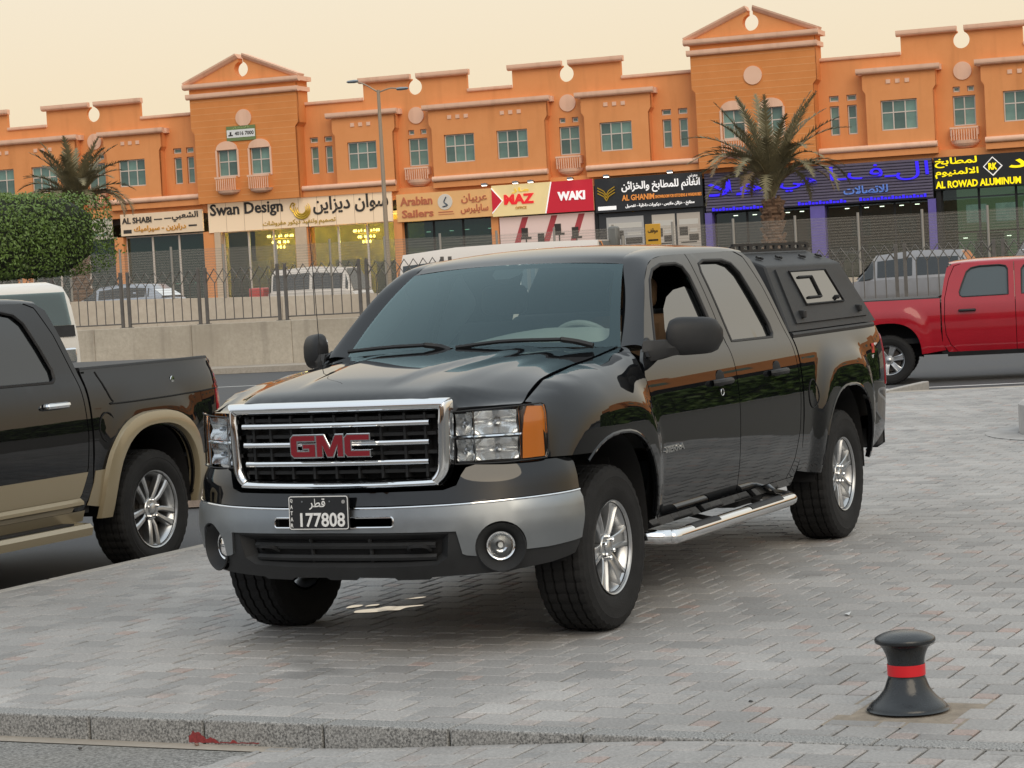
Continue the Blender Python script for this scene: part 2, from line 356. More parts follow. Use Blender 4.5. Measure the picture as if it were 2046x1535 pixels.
# pavers: large and small squares in a pinwheel bond, axis-aligned with the kerb
def paver_geo(x0, x1, y0, y1, zf, g=.0046, c=.006, dep=.018):
    a = [(x0+g, y0+g), (x1-g, y0+g), (x1-g, y1-g), (x0+g, y1-g)]; b = [(x0+g+c, y0+g+c), (x1-g-c, y0+g+c), (x1-g-c, y1-g-c), (x0+g+c, y1-g-c)]
    V = [(x, y, zf(x, y)-dep) for x, y in a] + [(x, y, zf(x, y)-c*.7) for x, y in a] + [(x, y, zf(x, y)) for x, y in b]
    F = [(8, 9, 10, 11)] + [(i, (i+1) % 4, 4+(i+1) % 4, 4+i) for i in range(4)] + [(4+i, 4+(i+1) % 4, 8+(i+1) % 4, 8+i) for i in range(4)]
    return V, F
rng = random.Random(3)
cells = []
aL, bS = .2, .1
for i in range(-190, 190):
    for j in range(-190, 190):
        ox, oy = i*aL - j*bS, i*bS + j*aL
        for (x0, y0, sz) in ((ox, oy, aL), (ox+aL, oy, bS)):
            cx, cy = x0+sz/2, y0+sz/2
            if cx > 6.4 or cx < -28 or not in_view(cx, cy, R(9) if cx > -8 else R(3)): continue
            cells.append((x0, y0, sz))
BOL = (1.805, 2.95)
jobs = []
for x0, y0, sz in cells:
    # upper terrace
    for reg in (0, 1):
        X0, X1, Y0, Y1 = x0, x0+sz, y0, y0+sz
        if reg == 0:
            X1 = min(X1, PX); Y0 = max(Y0, PYL); X0 = max(X0, BACK(Y0)+.02)
            fx0, fx1, fy0, fy1 = BOL[0]-.20, BOL[0]+.20, BOL[1]-.20, BOL[1]+.20
            if X0 < fx1 and X1 > fx0 and Y0 < fy1 and Y1 > fy0:   # kept clear for the bollard's footing
                opts = [(max(0, fx0-X0), 0), (max(0, X1-fx1), 1), (max(0, fy0-Y0), 2), (max(0, Y1-fy1), 3)]; best, k_ = max(opts)
                if best < .02: continue
                if k_ == 0: X1 = fx0
                elif k_ == 1: X0 = fx1
                elif k_ == 2: Y1 = fy0
                else: Y0 = fy1
        else:
            X0 = max(X0, 2.43); Y0 = max(Y0, RAMP_L((X0+X1)/2))
        if X1-X0 < .02 or Y1-Y0 < .02: continue
        jobs.append((reg, X0, X1, Y0, Y1, sz))
def near(j): return math.hypot((j[1]+j[2])/2-CAMP.x, (j[3]+j[4])/2-CAMP.y)
def on_view(j): return in_view((j[1]+j[2])/2, (j[3]+j[4])/2, R(.2)) and near(j) > 7.75
jobs.sort(key=lambda j: (not (on_view(j) and j[2]-j[1] > .06 and j[4]-j[3] > .06), near(j)))
share = {}
SV = {0: [], 1: []}; SF = {0: [], 1: []}; RV = {0: [], 1: []}; RF = {0: [], 1: []}
for k, (reg, X0, X1, Y0, Y1, sz) in enumerate(jobs):
    dz = rng.uniform(-.0016, .0016); tx, ty = rng.uniform(-.004, .004), rng.uniform(-.004, .004)
    cx, cy = (X0+X1)/2, (Y0+Y1)/2; small = sz < .15
    if k < 300:
        key = (round(X1-X0, 3), round(Y1-Y0, 3), small)
        if key not in share:
            V, F = paver_geo(-key[0]/2, key[0]/2, -key[1]/2, key[1]/2, lambda x, y: 0.)
            share[key] = mesh_of('paver', V, F, False); share[key].materials.append(M_ps if small else M_pl)
        o = new_obj('paver', share[key], ramp if reg else pave); z = ramp_z(cy)+.0 if reg else 0.
        o.location = (cx, cy, z+dz); sl_ = (ramp_z(cy+.05)-ramp_z(cy-.05))/.1 if reg else 0
        o.rotation_euler = (math.atan(sl_)+tx, ty, 0)
    else:
        base = (lambda x, y: ramp_z(y)) if reg else (lambda x, y: 0.)
        V, F = paver_geo(X0, X1, Y0, Y1, lambda x, y: base(x, y)+dz+tx*(y-cy)-ty*(x-cx))
        tv, tf = (RV, RF) if reg else (SV, SF); q = len(tv[small]); tv[small] += V; tf[small] += [tuple(i+q for i in f) for f in F]
for (tv, tf, par) in ((SV, SF, pave), (RV, RF, ramp)):
    for sm in (0, 1):
        if tv[sm]: tag(new_obj('small_pavers' if sm else 'large_pavers', mesh_of('pavers', tv[sm], tf[sm], False), par, M_ps if sm else M_pl), kind='stuff')
# kerb along the front edge: stones of about 0.56 m
kerb = thing('kerb', 'x', 'x'); del kerb['label'], kerb['category']; kerb['kind'] = 'structure'
km = {}
for i in range(-9, 14):
    y0 = 1.30 + (i-4)*.563; y1 = y0+.558; dz = rng.uniform(-.0015, .0015)
    if 'a' not in km:
        mb = MB().box(-.06, .06, -.277, .277, -.13, .0); km['a'] = mb.mesh('kerb_stone', False); km['a'].materials.append(M_kerb)
    o = new_obj('kerb_stone', km['a'], kerb); o.location = (2.362+rng.uniform(-.0015, .0015), (y0+y1)/2, dz-.001); add_bevel(o, .008, 2)
# red paint smear at the foot of the kerb
sm = MB(); hs_ = [max(.004, .030*math.exp(-((k-5)/3.5)**2)+.020+.012*math.sin(k*.7)-.0011*k+rng.uniform(-.006, .006)) for k in range(33)]; lo_ = [rng.uniform(0, .004)+.0002*k for k in range(33)]
for k in range(32):
    y = .10+k*.0105
    sm.add([(2.4235, y, -.098+lo_[k]), (2.4235, y+.0105, -.098+lo_[k+1]), (2.4235, y+.0105, -.098+lo_[k+1]+hs_[k+1]), (2.4235, y, -.098+lo_[k]+hs_[k])], [(0, 1, 2, 3)])
new_obj('paint_smear', sm.mesh('paint_smear', False), kerb, mat('red_smear', (.23, .03, .03), .6, var=.4, vscale=60))
# kerb beside the parking bay (two narrow courses)
k2 = thing('side_kerb', 'x', 'x'); del k2['label'], k2['category']; k2['kind'] = 'structure'
mk2 = MB().box(-.49, .49, -.05, .05, -.15, 0).mesh('kerb_stone', False); mk2.materials.append(mat('side_kerb_stone', (.36, .34, .31), .8, var=.15, vscale=12, bump=.3))
for i in range(24):
    o = new_obj('kerb_stone', mk2, k2); o.location = (1.9-i, PYL-.055, -.001); add_bevel(o, .012, 2)
# strip of the far pavement behind the parking bay, kerb line and lane lines of the main road
fw = Vector((math.cos(R(105)), math.sin(R(105)), 0)); fn = Vector((fw.y, -fw.x, 0))   # along / towards the camera
def strip(name, p, wd, l0, l1, z, m, th=0.):
    a = Vector((*p, 0)); q = [a+fw*l0, a+fw*l1, a+fw*l1+fn*wd, a+fw*l0+fn*wd]
    return tag(sheet(name, [(v.x, v.y) for v in q], z, m, th=th), kind='structure')
strip('road_edge_line', (-22.75, -4.0), .14, -30, 60, -.151, M_line)
strip('back_kerb', (-19.45, -3.2), .28, -.25, 60, -.004, M_conc, .14)
strip('lane_line', (-31.0, -20.8), .13, -40, 40, -.151, M_line)
strip('bay_paving', (-9.5, -3.6), 1.6, -12, -.05, -.02, mat('bay_paving', (.30, .24, .20), .9, var=.25, vscale=6, bump=.4), .12)
# ================================================================== pickup trucks
M_black = mat('black_paint', (.004, .0045, .0055), .5, coat=1., spec=.0, var=.15, vscale=2.5, coatr=.02, coatior=1.57)
M_chrome = mat('chrome', (.78, .79, .80), .10, metal=1., rvar=.05, vscale=5)
M_satin = mat('satin_chrome', (.31, .33, .345), .42, metal=1., var=.10, vscale=2.2, rvar=.07)
M_plast = mat('black_plastic', (.018, .0185, .020), .55, spec=.35, var=.2, vscale=6, bump=.1, bscale=300)
M_plastg = mat('grey_plastic', (.022, .023, .0245), .6, spec=.35, var=.2, vscale=5, bump=.1, bscale=300)
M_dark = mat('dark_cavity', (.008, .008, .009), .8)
M_rub = mat('rubber', (.013, .013, .0135), .78, spec=.3, var=.25, vscale=9, bump=.25, bscale=120)
M_alloy = mat('alloy', (.50, .51, .52), .33, metal=1., rvar=.06, vscale=12, var=.06)
M_glass_ws = glass('windscreen_glass', (.62, .74, .74), .05, (.07, .11, .115), ior=1.72, coat=(.70, .93, .98))
M_glass_far = glass('pale_side_glass', (.45, .50, .49), .05, (.05, .06, .06), ior=1.5)
M_glass_sd = glass('tinted_side_glass', (.06, .07, .07), .12, (.02, .025, .025), ior=2.6)
M_lens = glass('clear_lens', (.93, .95, .96), 0, ior=1.45)
M_amber = mat('amber_lens', (.95, .26, .015), .12, coat=1.)
M_redl = mat('red_lens', (.35, .012, .018), .12, coat=1.)
M_seat = mat('tan_seat', (.20, .12, .065), .8, var=.2, vscale=8)
M_trim = mat('grey_trim', (.10, .10, .10), .8)
M_canvas = mat('canopy_powder_coat', (.022, .024, .027), .55, spec=.35, var=.15, vscale=5, bump=.15, bscale=250)
M_white = mat('white_paint_trim', (.75, .75, .74), .5)

_t = spline([(.25, .885), (.36, .915), (.44, .942), (.52, .966), (.62, .985), (.74, .998), (.86, 1.006), (.96, 1.008), (1.06, 1.004), (1.15, .995), (1.22, .980), (1.27, .962), (1.31, .942), (1.40, .907), (1.50, .869), (1.60, .829), (1.70, .785), (1.78, .745), (1.86, .69)], 6)
PZ = np.array([p[0] for p in _t]); PY = np.array([p[1] for p in _t])
def superr(dx, dz, a, b, p): return ((abs(dx)/a)**p+(abs(dz)/b)**p)**(1/p)
class Side:
    """outer skin of a pickup's left side: y as a function of (x, z), front axle at x=0"""
    def __init__(s, wb=3.645, amp=.045, front=True, fw=.60, ft=.78, tail=-4.74):
        s.cx = [0., -wb]; s.amp = amp; s.fw = fw; s.ft = ft; s.tail = tail
    def __call__(s, x, z):
        y = float(np.interp(z, PZ, PY))
        if x > .1: y -= .088*((x-.1)/.5)**2
        if x < s.tail+.62: y -= .05*((s.tail+.62-x)/.62)**2.4
        if x < s.tail+.12: y -= .05*((s.tail+.12-x)/.12)**2
        for c in s.cx:
            dz = z-.42; r = superr(x-c, dz if dz > 0 else dz*.4, s.fw, s.ft, 3.2)
            if r < 1.1: y += s.amp*(1-smooth01((r-.86)/.2))
        return y
    def map(s, off=0.): return lambda x, z: (x, s(x, z)+off, z)
def arch(cx, a=.49, b=.535, p=2.5, z0=.42, zlo=.49, n=22, rev=False, cut=None):
    """wheel-arch edge from the front foot to the rear foot"""
    pts = [(cx+a, zlo)]
    for k in range(n+1):
        t = math.pi*k/n; c, q = math.cos(t), math.sin(t)
        pts.append((cx+a*math.copysign(abs(c)**(2/p), c), z0+b*abs(q)**(2/p)))
    pts.append((cx-a, zlo)); pts = [q for q in pts if q[1] >= zlo-1e-6]
    return pts[::-1] if rev else pts

def make_wheel(rad=.40, wid=.262, rim=.225, spokes=6, style='six'):
    """returns meshes of a wheel whose axle is local z, outer face towards +z"""
    P = {}
    hw = wid/2; n = 120
    prof = [(rim*.98, -hw*.80), (rim+.012, -hw*.86), (rim+.06, -hw*1.0), (rad-.06, -hw*1.02), (rad-.022, -hw*.96), (rad-.006, -hw*.84)]
    for g in (-.60, -.22, .22, .60):
        prof += [(rad-.001, (g-.045)*hw), (rad-.012, (g-.035)*hw), (rad-.012, (g+.035)*hw), (rad-.001, (g+.045)*hw)]
    prof += [(rad-.006, hw*.84), (rad-.022, hw*.96), (rad-.045, hw*1.0), (rad-.06, hw*1.035), (rad-.066, hw*1.02), (rim+.075, hw*1.045), (rim+.06, hw*1.02), (rim+.020, hw*.93), (rim+.006, hw*.84), (rim*.97, hw*.80)]
    mb = MB(); mb.lathe(prof, n)
    q = len(prof); V = mb.V
    for k in range(n):                       # tread blocks: every other pair of rings sits a little lower
        if k % 3 == 0:
            for j in range(4, q-8):
                x, y, z = V[k*q+j]; r = math.hypot(x, y)
                if r > rad-.03: f = (r-.007)/r; V[k*q+j] = (x*f, y*f, z)
    P['tyre'] = mb.mesh('tyre', True, 28)
    mb = MB(); o = hw
    mb.lathe([(rim*.93, -o*.8), (rim*.86, -o*.2), (rim*.87, o*.45), (rim*.955, o*.74), (rim*1.0, o*.80), (rim*1.035, o*.86), (rim*1.03, o*.93), (rim*1.0, o*.90), (rim*.985, o*.82)], 72)
    mb.lathe([(rim*.30, o*.30), (rim*.30, o*.62), (rim*.285, o*.66), (rim*.16, o*.68)], 40)
    P['rim'] = mb.mesh('rim', True, 30)
    mb = MB()
    for k in range(spokes):
        a = 2*math.pi*k/spokes + math.pi/spokes*0
        Mx = Matrix.Rotation(a, 4, 'Z')
        if style == 'six':
            rings = []
            for r_, wv, zt in ((rim*.20, rim*.135, o*.60), (rim*.36, rim*.15, o*.68), (rim*.60, rim*.17, o*.74), (rim*.82, rim*.20, o*.77), (rim*.99, rim*.27, o*.80)):
                pr = [(-wv*1.12, zt-.05), (-wv, zt-.004), (-wv*.86, zt), (-wv*.60, zt), (-wv*.48, zt-.012), (wv*.48, zt-.012), (wv*.60, zt), (wv*.86, zt), (wv, zt-.004), (wv*1.12, zt-.05)]
                rings.append([Mx @ Vector((r_, a_, b_)) for a_, b_ in pr])
            mb.loft(rings)
        else:
            for sgn in (-1, 1):
                rings = []
                for r_, off, wv, zt in ((rim*.22, .012, .016, o*.58), (rim*.45, .030, .018, o*.72), (rim*.75, .040, .020, o*.78), (rim*.98, .046, .026, o*.80)):
                    c_ = sgn*off
                    rings.append([Mx @ Vector(p) for p in ((r_, c_-wv, zt-.05), (r_, c_-wv, zt-.008), (r_, c_-wv*.5, zt), (r_, c_+wv*.5, zt), (r_, c_+wv, zt-.008), (r_, c_+wv, zt-.05))])
                mb.loft(rings)
    P['spoke'] = mb
    mb = MB().lathe([(rim*.155, o*.60), (rim*.16, o*.72), (rim*.13, o*.76), (.0005, o*.775)], 28)
    P['hub_cap'] = mb.mesh('hub_cap', True, 40)
    mb = MB().lathe([(.0005, 0), (.011, 0), (.011, .020), (.007, .026), (.0005, .027)], 8); P['lug_nut'] = mb.mesh('lug_nut', True, 30)
    mb = MB().lathe([(.0005, o*.10), (rim*.80, o*.10), (rim*.80, -o*.1)], 40).lathe([(.0005, o*.2), (rim*.33, o*.2), (rim*.33, o*.05)], 20); P['brake_disc'] = mb.mesh('brake_disc', True, 40)
    return P, rim, hw
def put_wheel(parts, parent, loc, left=True, rot=0., nl=6, detail=True, m_spoke=None):
    P, rim, hw = parts
    wme = P['tyre']
    w_ = new_obj('wheel', wme, parent, M_rub); w_.location = loc
    w_.rotation_euler = (R(-90), 0, 0) if left else (R(90), 0, 0)
    ri = new_obj('rim', P['rim'], w_, M_alloy); ri.rotation_euler = (0, 0, rot)
    if isinstance(P['spoke'], MB): P['spoke'] = P['spoke'].mesh('spokes', True, 30)
    s_ = new_obj('spokes', P['spoke'], w_, m_spoke or M_alloy); s_.rotation_euler = (0, 0, rot)
    new_obj('hub_cap', P['hub_cap'], w_, M_alloy); new_obj('brake_disc', P['brake_disc'], w_, mat('brake_iron', (.09, .08, .075), .55, metal=.6))
    if detail:
        for k in range(nl):
            a = 2*math.pi*(k+.5)/nl+rot; l = new_obj('lug_nut', P['lug_nut'], w_, M_chrome); l.location = (rim*.235*math.cos(a), rim*.235*math.sin(a), hw*.635)
    return w_
def offset_poly(poly, d):
    n = len(poly); out = []; ar = sum(poly[i][0]*poly[(i+1) % n][1]-poly[(i+1) % n][0]*poly[i][1] for i in range(n)); sg = 1 if ar > 0 else -1
    for i in range(n):
        p0, p1, p2 = np.array(poly[i-1]), np.array(poly[i]), np.array(poly[(i+1) % n])
        e1 = (p1-p0)/np.linalg.norm(p1-p0); e2 = (p2-p1)/np.linalg.norm(p2-p1); n1 = np.array([e1[1], -e1[0]])*sg; n2 = np.array([e2[1], -e2[0]])*sg
        b = n1+n2; l = np.linalg.norm(b); b = b/l if l > 1e-6 else n1; out.append(tuple(p1+b*d/max(.35, float(b@n1))))
    return out
def roundrect(x0, x1, y0, y1, r, n=5):
    out = []
    for cx, cy, a in ((x1-r, y1-r, 0), (x0+r, y1-r, 90), (x0+r, y0+r, 180), (x1-r, y0+r, 270)):
        for k in range(n+1): t = R(a+90*k/n); out.append((cx+r*math.cos(t), cy+r*math.sin(t)))
    return out

# outlines on the side skin (x, z)
FD = [(-.548, .475), (-.552, .88), (-.515, 1.10), (-.49, 1.20), (-.535, 1.275), (-.625, 1.338), (-.80, 1.502), (-1.0, 1.672), (-1.14, 1.752), (-1.25, 1.785), (-1.42, 1.802), (-1.762, 1.807), (-1.768, .468)]
FW = [(-.765, 1.318), (-.87, 1.45), (-.98, 1.58), (-1.08, 1.675), (-1.18, 1.728), (-1.33, 1.755), (-1.55, 1.756), (-1.625, 1.738), (-1.662, 1.685), (-1.674, 1.312)]
RD = [(-1.776, .468), (-1.772, 1.807), (-2.3, 1.812), (-2.53, 1.810), (-2.635, 1.775), (-2.715, 1.60), (-2.785, 1.30), (-2.80, .95), (-2.785, .74), (-2.72, .58), (-2.62, .468)]
RW = [(-1.868, 1.308), (-1.862, 1.70), (-1.89, 1.748), (-1.98, 1.766), (-2.27, 1.764), (-2.39, 1.742), (-2.46, 1.685), (-2.53, 1.51), (-2.575, 1.38), (-2.565, 1.325), (-2.53, 1.302)]
CC = [(-2.625, .465), (-2.73, .575), (-2.795, .74), (-2.81, .95), (-2.795, 1.30), (-2.725, 1.60), (-2.645, 1.782), (-2.56, 1.811), (-2.66, 1.808), (-2.745, 1.76), (-2.795, 1.55), (-2.838, 1.30), (-2.845, .95), (-2.842, .60), (-2.76, .47)]
def bed_outline(wb, tail): return [(-2.862, 1.288), (-2.866, .82), (-2.85, .64), (-2.80, .50), (-wb+.505, .455)] + arch(-wb, rev=False, zlo=.455)[::1] + [(-wb-.54, .47), (tail+.35, .53), (tail+.13, .60), (tail+.05, .75), (tail, 1.0), (tail+.01, 1.22), (tail+.04, 1.288)]
RAIL = [((-.632, .800, 1.345), (-.625, 1.338)), ((-.80, .745, 1.49), (-.80, 1.502)), ((-.97, .69, 1.635), (-1.0, 1.672)), ((-1.13, .628, 1.768), (-1.14, 1.752)), ((-1.22, .605, 1.812), (-1.25, 1.785)), ((-1.45, .60, 1.842), (-1.42, 1.802)), ((-1.76, .60, 1.852), (-1.768, 1.807)), ((-2.3, .60, 1.848), (-2.3, 1.812)), ((-2.58, .60, 1.835), (-2.55, 1.811)), ((-2.70, .60, 1.812), (-2.68, 1.806))]
def cab_shell(t, sd, m, ws=True):
    """roof, roof rails and windscreen of the crew cab"""
    for sg in (1, -1):
        rings = []
        pa = spline([a for a, b in RAIL], 3); pb = spline([b for a, b in RAIL], 3)
        for a, b in zip(pa, pb):
            A = Vector(a); B = Vector((b[0], sd(b[0], b[1]), b[1])); row = []
            for k in range(7):
                f = k/6; p = A.lerp(B, f); bu = .020*4*f*(1-f); row.append(Vector((p.x, sg*(p.y+bu*.7), p.z+bu*.6)))
            rings.append(row if sg < 0 else row[::-1])
        o = MB().loft(rings).build('roof_rail', m, t, ang=50); fixn(o)
        # normals must point outwards
        if sum((p.normal.y*sg) for p in o.data.polygons) < 0: o.data.flip_normals()
    st = RAIL[3:]; zc = [1.797, 1.838, 1.872, 1.886, 1.884, 1.866, 1.842]; xc = [-1.055, -1.19, -1.44, -1.76, -2.3, -2.6, -2.735]
    pa = spline([a for a, b in st], 4); pc = spline(list(zip(xc, zc)), 4); rings = []
    for a, c in zip(pa, pc):
        row = []
        for k in range(25):
            f = -1+2*k/24; q = 1-f*f; e = q**.8
            row.append((a[0]+(c[0]-a[0])*q, f*a[1], a[2]+(c[1]-a[2])*e))
        rings.append(row)
    o = MB().loft(rings).build('roof', m, t, ang=60)
    if o.data.polygons[5].normal.z < 0: o.data.flip_normals()
def ws_map(off=0.):
    def f(u, v):        # u -1..1 across, v 0 bottom .. 1 top
        b = Vector((-.40-.232*u*u, .80*u, 1.373-.028*u*u)); t = Vector((-1.055-.075*u*u, .628*u, 1.797-.029*u*u)); p = b.lerp(t, v); k = .028*4*v*(1-v)+off
        return (p.x+k*.55, p.y, p.z+k*.8)
    return f
def build_sierra():
    T = thing('pickup_truck', 'black four-door pickup with chrome grille, standing on the paving in the foreground', 'pickup truck')
    sd = Side()
    mp = sd.map()
    # ---- doors
    for sg in (1, -1):
        for nm, ol, hole in (('front_door', FD, FW), ('rear_door', RD, RW)):
            me = panel_mesh(nm, ol, mp, .045, [hole], .02)
            d = new_obj(nm, me if sg > 0 else mirrored(me), T, M_black)
            # rubber seal round the window and a chrome-less sill strip
            loop = resample(hole, .05); pts = [Vector(mp(*p)) for p in loop]; pts = [Vector((p.x, sg*(p.y-.006), p.z)) for p in pts]; pts.append(pts[0]); pts.append(pts[1])
            MB().tube(pts, .011, 6, False).build('window_seal', M_plast, d)
            # handle: dark recess, grip and key cylinder ring
            hx = -1.50 if nm == 'front_door' else -2.42; hz = 1.105; y0 = sg*(sd(hx, hz))
            mb = MB().lathe([(.0005, .002), (.046, .002), (.058, -.004)], 24, Matrix.Translation((hx-.01, y0, hz+.008)) @ Matrix.Rotation(R(-90*sg), 4, 'X') @ Matrix.Diagonal((1.25, 1., 1., 1.)))
            mb.build('handle_recess', M_dark, d)
            g = [(hx-.11, y0+sg*.006, hz), (hx-.095, y0+sg*.030, hz+.002), (hx-.03, y0+sg*.042, hz+.004), (hx+.05, y0+sg*.042, hz+.004), (hx+.095, y0+sg*.030, hz+.002), (hx+.11, y0+sg*.006, hz)]
            MB().tube(spline(g, 4), .018, 8, flat=1.).build('door_handle', M_plast, d)
            if nm == 'front_door':
                MB().tube([(hx-.015+.022*math.cos(k*.45), y0+sg*.005, hz-.055+.018*math.sin(k*.45)) for k in range(15)], .003, 6, False).build('lock_ring', M_chrome, d)
    # side glass: rear panes shut, front panes wound half down
    for sg in (1, -1):
        me = panel_mesh('rear_side_window', offset_poly(RW, .012), sd.map(-.022), .06, hem=0)
        new_obj('rear_side_window', me if sg > 0 else mirrored(me), T, M_glass_sd if sg > 0 else M_glass_far)
        half = [(-1.685, 1.29), (-1.672, 1.57), (-1.645, 1.612), (-1.57, 1.628), (-1.40, 1.615), (-1.26, 1.58), (-1.15, 1.52), (-1.06, 1.42), (-1.0, 1.29)] if sg > 0 else offset_poly(FW, .012)
        me = panel_mesh('front_side_window', half, sd.map(-.026), .06, hem=0)
        new_obj('front_side_window', me if sg > 0 else mirrored(me), T, M_glass_sd if sg > 0 else M_glass_far)
    # ---- fenders, cab corners, bed sides
    seam_z = lambda x: interp(-x, [-.72, -.62, -.35, 0, .27, .62, .8], [1.125, 1.150, 1.236, 1.279, 1.303, 1.345, 1.36])
    seam_y = lambda x: interp(-x, [-.72, -.62, -.35, 0, .62, .8], [.845, .835, .805, .792, .797, .80])
    def fmap(x, s):
        zt = seam_z(x); zb = zt-.17
        if s <= zb: return (x, sd(x, s), s)
        t = min(1.05, (s-zb)/(zt-zb)); y0 = sd(x, min(s, zb+.06)); ys = seam_y(x)
        return (x, ys+(y0-ys)*max(0., math.cos(t*math.pi/2))**.75, zb+(zt-zb)*math.sin(min(1., t)*math.pi/2))
    top = [(x, seam_z(x)-.002) for x in (-.645, -.5, -.35, -.2, 0, .2, .35, .45, .55, .612)]
    fo = [(-.497, .48), (-.542, .48), (-.545, .88), (-.508, 1.10), (-.482, 1.20), (-.528, 1.28), (-.62, 1.333)] + top + [(.603, 1.125), (.598, .892), (.405, .888)]
    fo += [p for p in arch(0., zlo=.48) if p[0] < .335]
    me = panel_mesh('front_fender', fo, fmap, .04, hem=.025)
    both_sides('front_fender', me, M_black, T)
    me = panel_mesh('cab_corner', CC, mp, .05, hem=.03)
    both_sides('cab_corner', me, M_black, T)
    me = panel_mesh('bed_side', bed_outline(3.645, -4.74), mp, .045, hem=.03)
    bs, bs2 = both_sides('bed_side', me, M_black, T)
    # rocker panel under the doors and an inner tub so that the gaps stay dark
    for sg in (1, -1):
        MB().loft([[(x, sg*y, z) for y, z in ((.955, .47), (.93, .42), (.84, .41), (.84, .50))] for x in (-.52, -1.6, -2.76)]).build('rocker', M_black, T)
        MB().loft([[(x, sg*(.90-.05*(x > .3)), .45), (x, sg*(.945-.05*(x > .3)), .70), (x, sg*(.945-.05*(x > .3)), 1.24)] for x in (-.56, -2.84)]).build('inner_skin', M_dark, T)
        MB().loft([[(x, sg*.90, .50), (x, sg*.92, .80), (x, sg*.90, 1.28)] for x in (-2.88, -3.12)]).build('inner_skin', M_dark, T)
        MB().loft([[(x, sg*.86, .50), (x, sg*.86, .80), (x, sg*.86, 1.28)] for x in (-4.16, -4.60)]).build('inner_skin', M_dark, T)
        for cx in (0., -3.645):             # wheel-arch liners
            A = resample(arch(cx, .50, .545, zlo=.40), .06, False); rings = [[(x, sg*yy, z) for x, z in A] for yy in (.955, .70, .52)]
            MB().loft(rings).build('arch_liner', M_dark, T)
            MB().prism(arch(cx, .50, .545, zlo=.40), lambda x, z: (x, sg*.53, z), lambda x, z: (x, sg*.52, z)).build('arch_liner', M_dark, T)
            lip = [Vector((x, sg*(sd(x, z)-.004), z)) for x, z in arch(cx, .493, .539, zlo=.5)]
            if cx == 0.: lip = [p for p in lip if p.x < .36]
            MB().tube(lip, .010, 6).build('arch_lip', M_black, T)
    # ---- hood
    ccx = [-.97, -.945, -.92, -.88, -.80, -.6, -.3, 0, .45, .7]; ccz = [1.155, 1.182, 1.205, 1.228, 1.252, 1.286, 1.320, 1.345, 1.368, 1.375]
    _h = spline(list(zip(ccx, ccz)), 6); HX = [p[0] for p in _h]; HZ = [p[1] for p in _h]
    ss = [(-.95, 1.05), (-.84, 1.088), (-.72, 1.125), (-.62, 1.152), (-.35, 1.237), (0, 1.280), (.27, 1.304), (.62, 1.346), (.8, 1.36)]
    _h2 = spline(ss, 6); SX = [p[0] for p in _h2]; SZ = [p[1] for p in _h2]
    def hmap(x, y):
        ay = abs(y); zc = interp(-x, HX, HZ); zs = interp(-x, SX, SZ); yc = .47+.05*smooth01((.9-x)/1.3); ys = seam_y(x)
        z = zc-.010*(ay/yc)**2 if ay < yc else 0
        if ay >= yc:
            t = min(1.2, (ay-yc)/max(.05, ys-yc)); w = .45*t+.55*smooth01(t); z = (zc-.010)*(1-w)+(zs+.004)*w
        yd = .27+.16*smooth01((.85-x)/1.2)
        z += .014*smooth01((yd-ay)/.06)*smooth01((.84-x)/.18) - .012*math.exp(-((ay-.56-.04*smooth01((.8-x)/1.2))/.045)**2)*smooth01((.8-x)/.3)*0.4
        if ay > .50:
            xe = interp(ay, [.5, .56, .585, .66, .76, .832], [.91, .895, .838, .773, .703, .658]); rl = (1-smooth01((xe-x)/.16))**1.3*smooth01((ay-.50)/.07); z = z*(1-rl)+1.146*rl
        return (x, y, z)
    half = [(-.425, 0), (-.455, .25), (-.53, .52), (-.60, .70), (-.648, .785), (-.5, .788), (0, .784), (.35, .797), (.55, .818), (.655, .832), (.70, .76), (.77, .66), (.835, .585), (.895, .56), (.925, .40), (.948, .2), (.955, 0)]
    ho = half+[(x, -y) for x, y in half[-2:0:-1]]
    me = panel_mesh('hood', ho, hmap, .035, hem=.03, ang=55, out=(.2, 0, 1))
    hood = new_obj('hood', me, T, M_black)
    cab_shell(T, sd, M_black)
    # ---- windscreen with its black border, wipers
    me = panel_mesh('windscreen', [(-1, 0), (1, 0), (1, 1), (-1, 1)], ws_map(), .08, hem=0, out=(1, 0, 1))
    wsn = new_obj('windscreen', me, T, M_glass_ws)
    me = panel_mesh('border', [(-1.0, -.01), (1.0, -.01), (1.0, 1.0), (-1.0, 1.0)], ws_map(-.004), .08, [roundrect(-.935, .935, .055, .94, .08)], hem=0, out=(1, 0, 1))
    new_obj('border', me, wsn, mat('glass_border', (.012, .013, .014), .5))
    mm = panel_mesh('mirror_mount', [(-.13, 1.0), (.17, 1.0), (.15, .85), (.08, .80), (-.04, .80), (-.10, .86)], ws_map(-.006), .05, hem=0, out=(1, 0, 1)); new_obj('mirror_mount', mm, wsn, M_trim)
    cowl = MB().loft([[(-.37-.24*(u*u), .83*u, 1.352-.03*u*u) for u in np.linspace(-1, 1, 25)], [(-.52-.235*u*u, .82*u, 1.362-.032*u*u) for u in np.linspace(-1, 1, 25)]]).build('cowl', M_plast, T)
    for (pts, arm) in (([(-.33, -.62, 1.388), (-.375, -.42, 1.400), (-.395, -.20, 1.404)], [(-.395, -.20, 1.404), (-.42, -.12, 1.39), (-.40, -.05, 1.37)]), ([(-.40, -.02, 1.385), (-.405, .25, 1.405), (-.43, .56, 1.402)], [(-.43, .56, 1.402), (-.46, .64, 1.385), (-.47, .72, 1.362)])):
        wp = MB().tube(spline(pts, 5), .013, 6, flat=.9).build('wiper', M_plast, T)
        MB().tube(spline(arm, 4), .016, 6).build('wiper_arm', M_plast, wp)
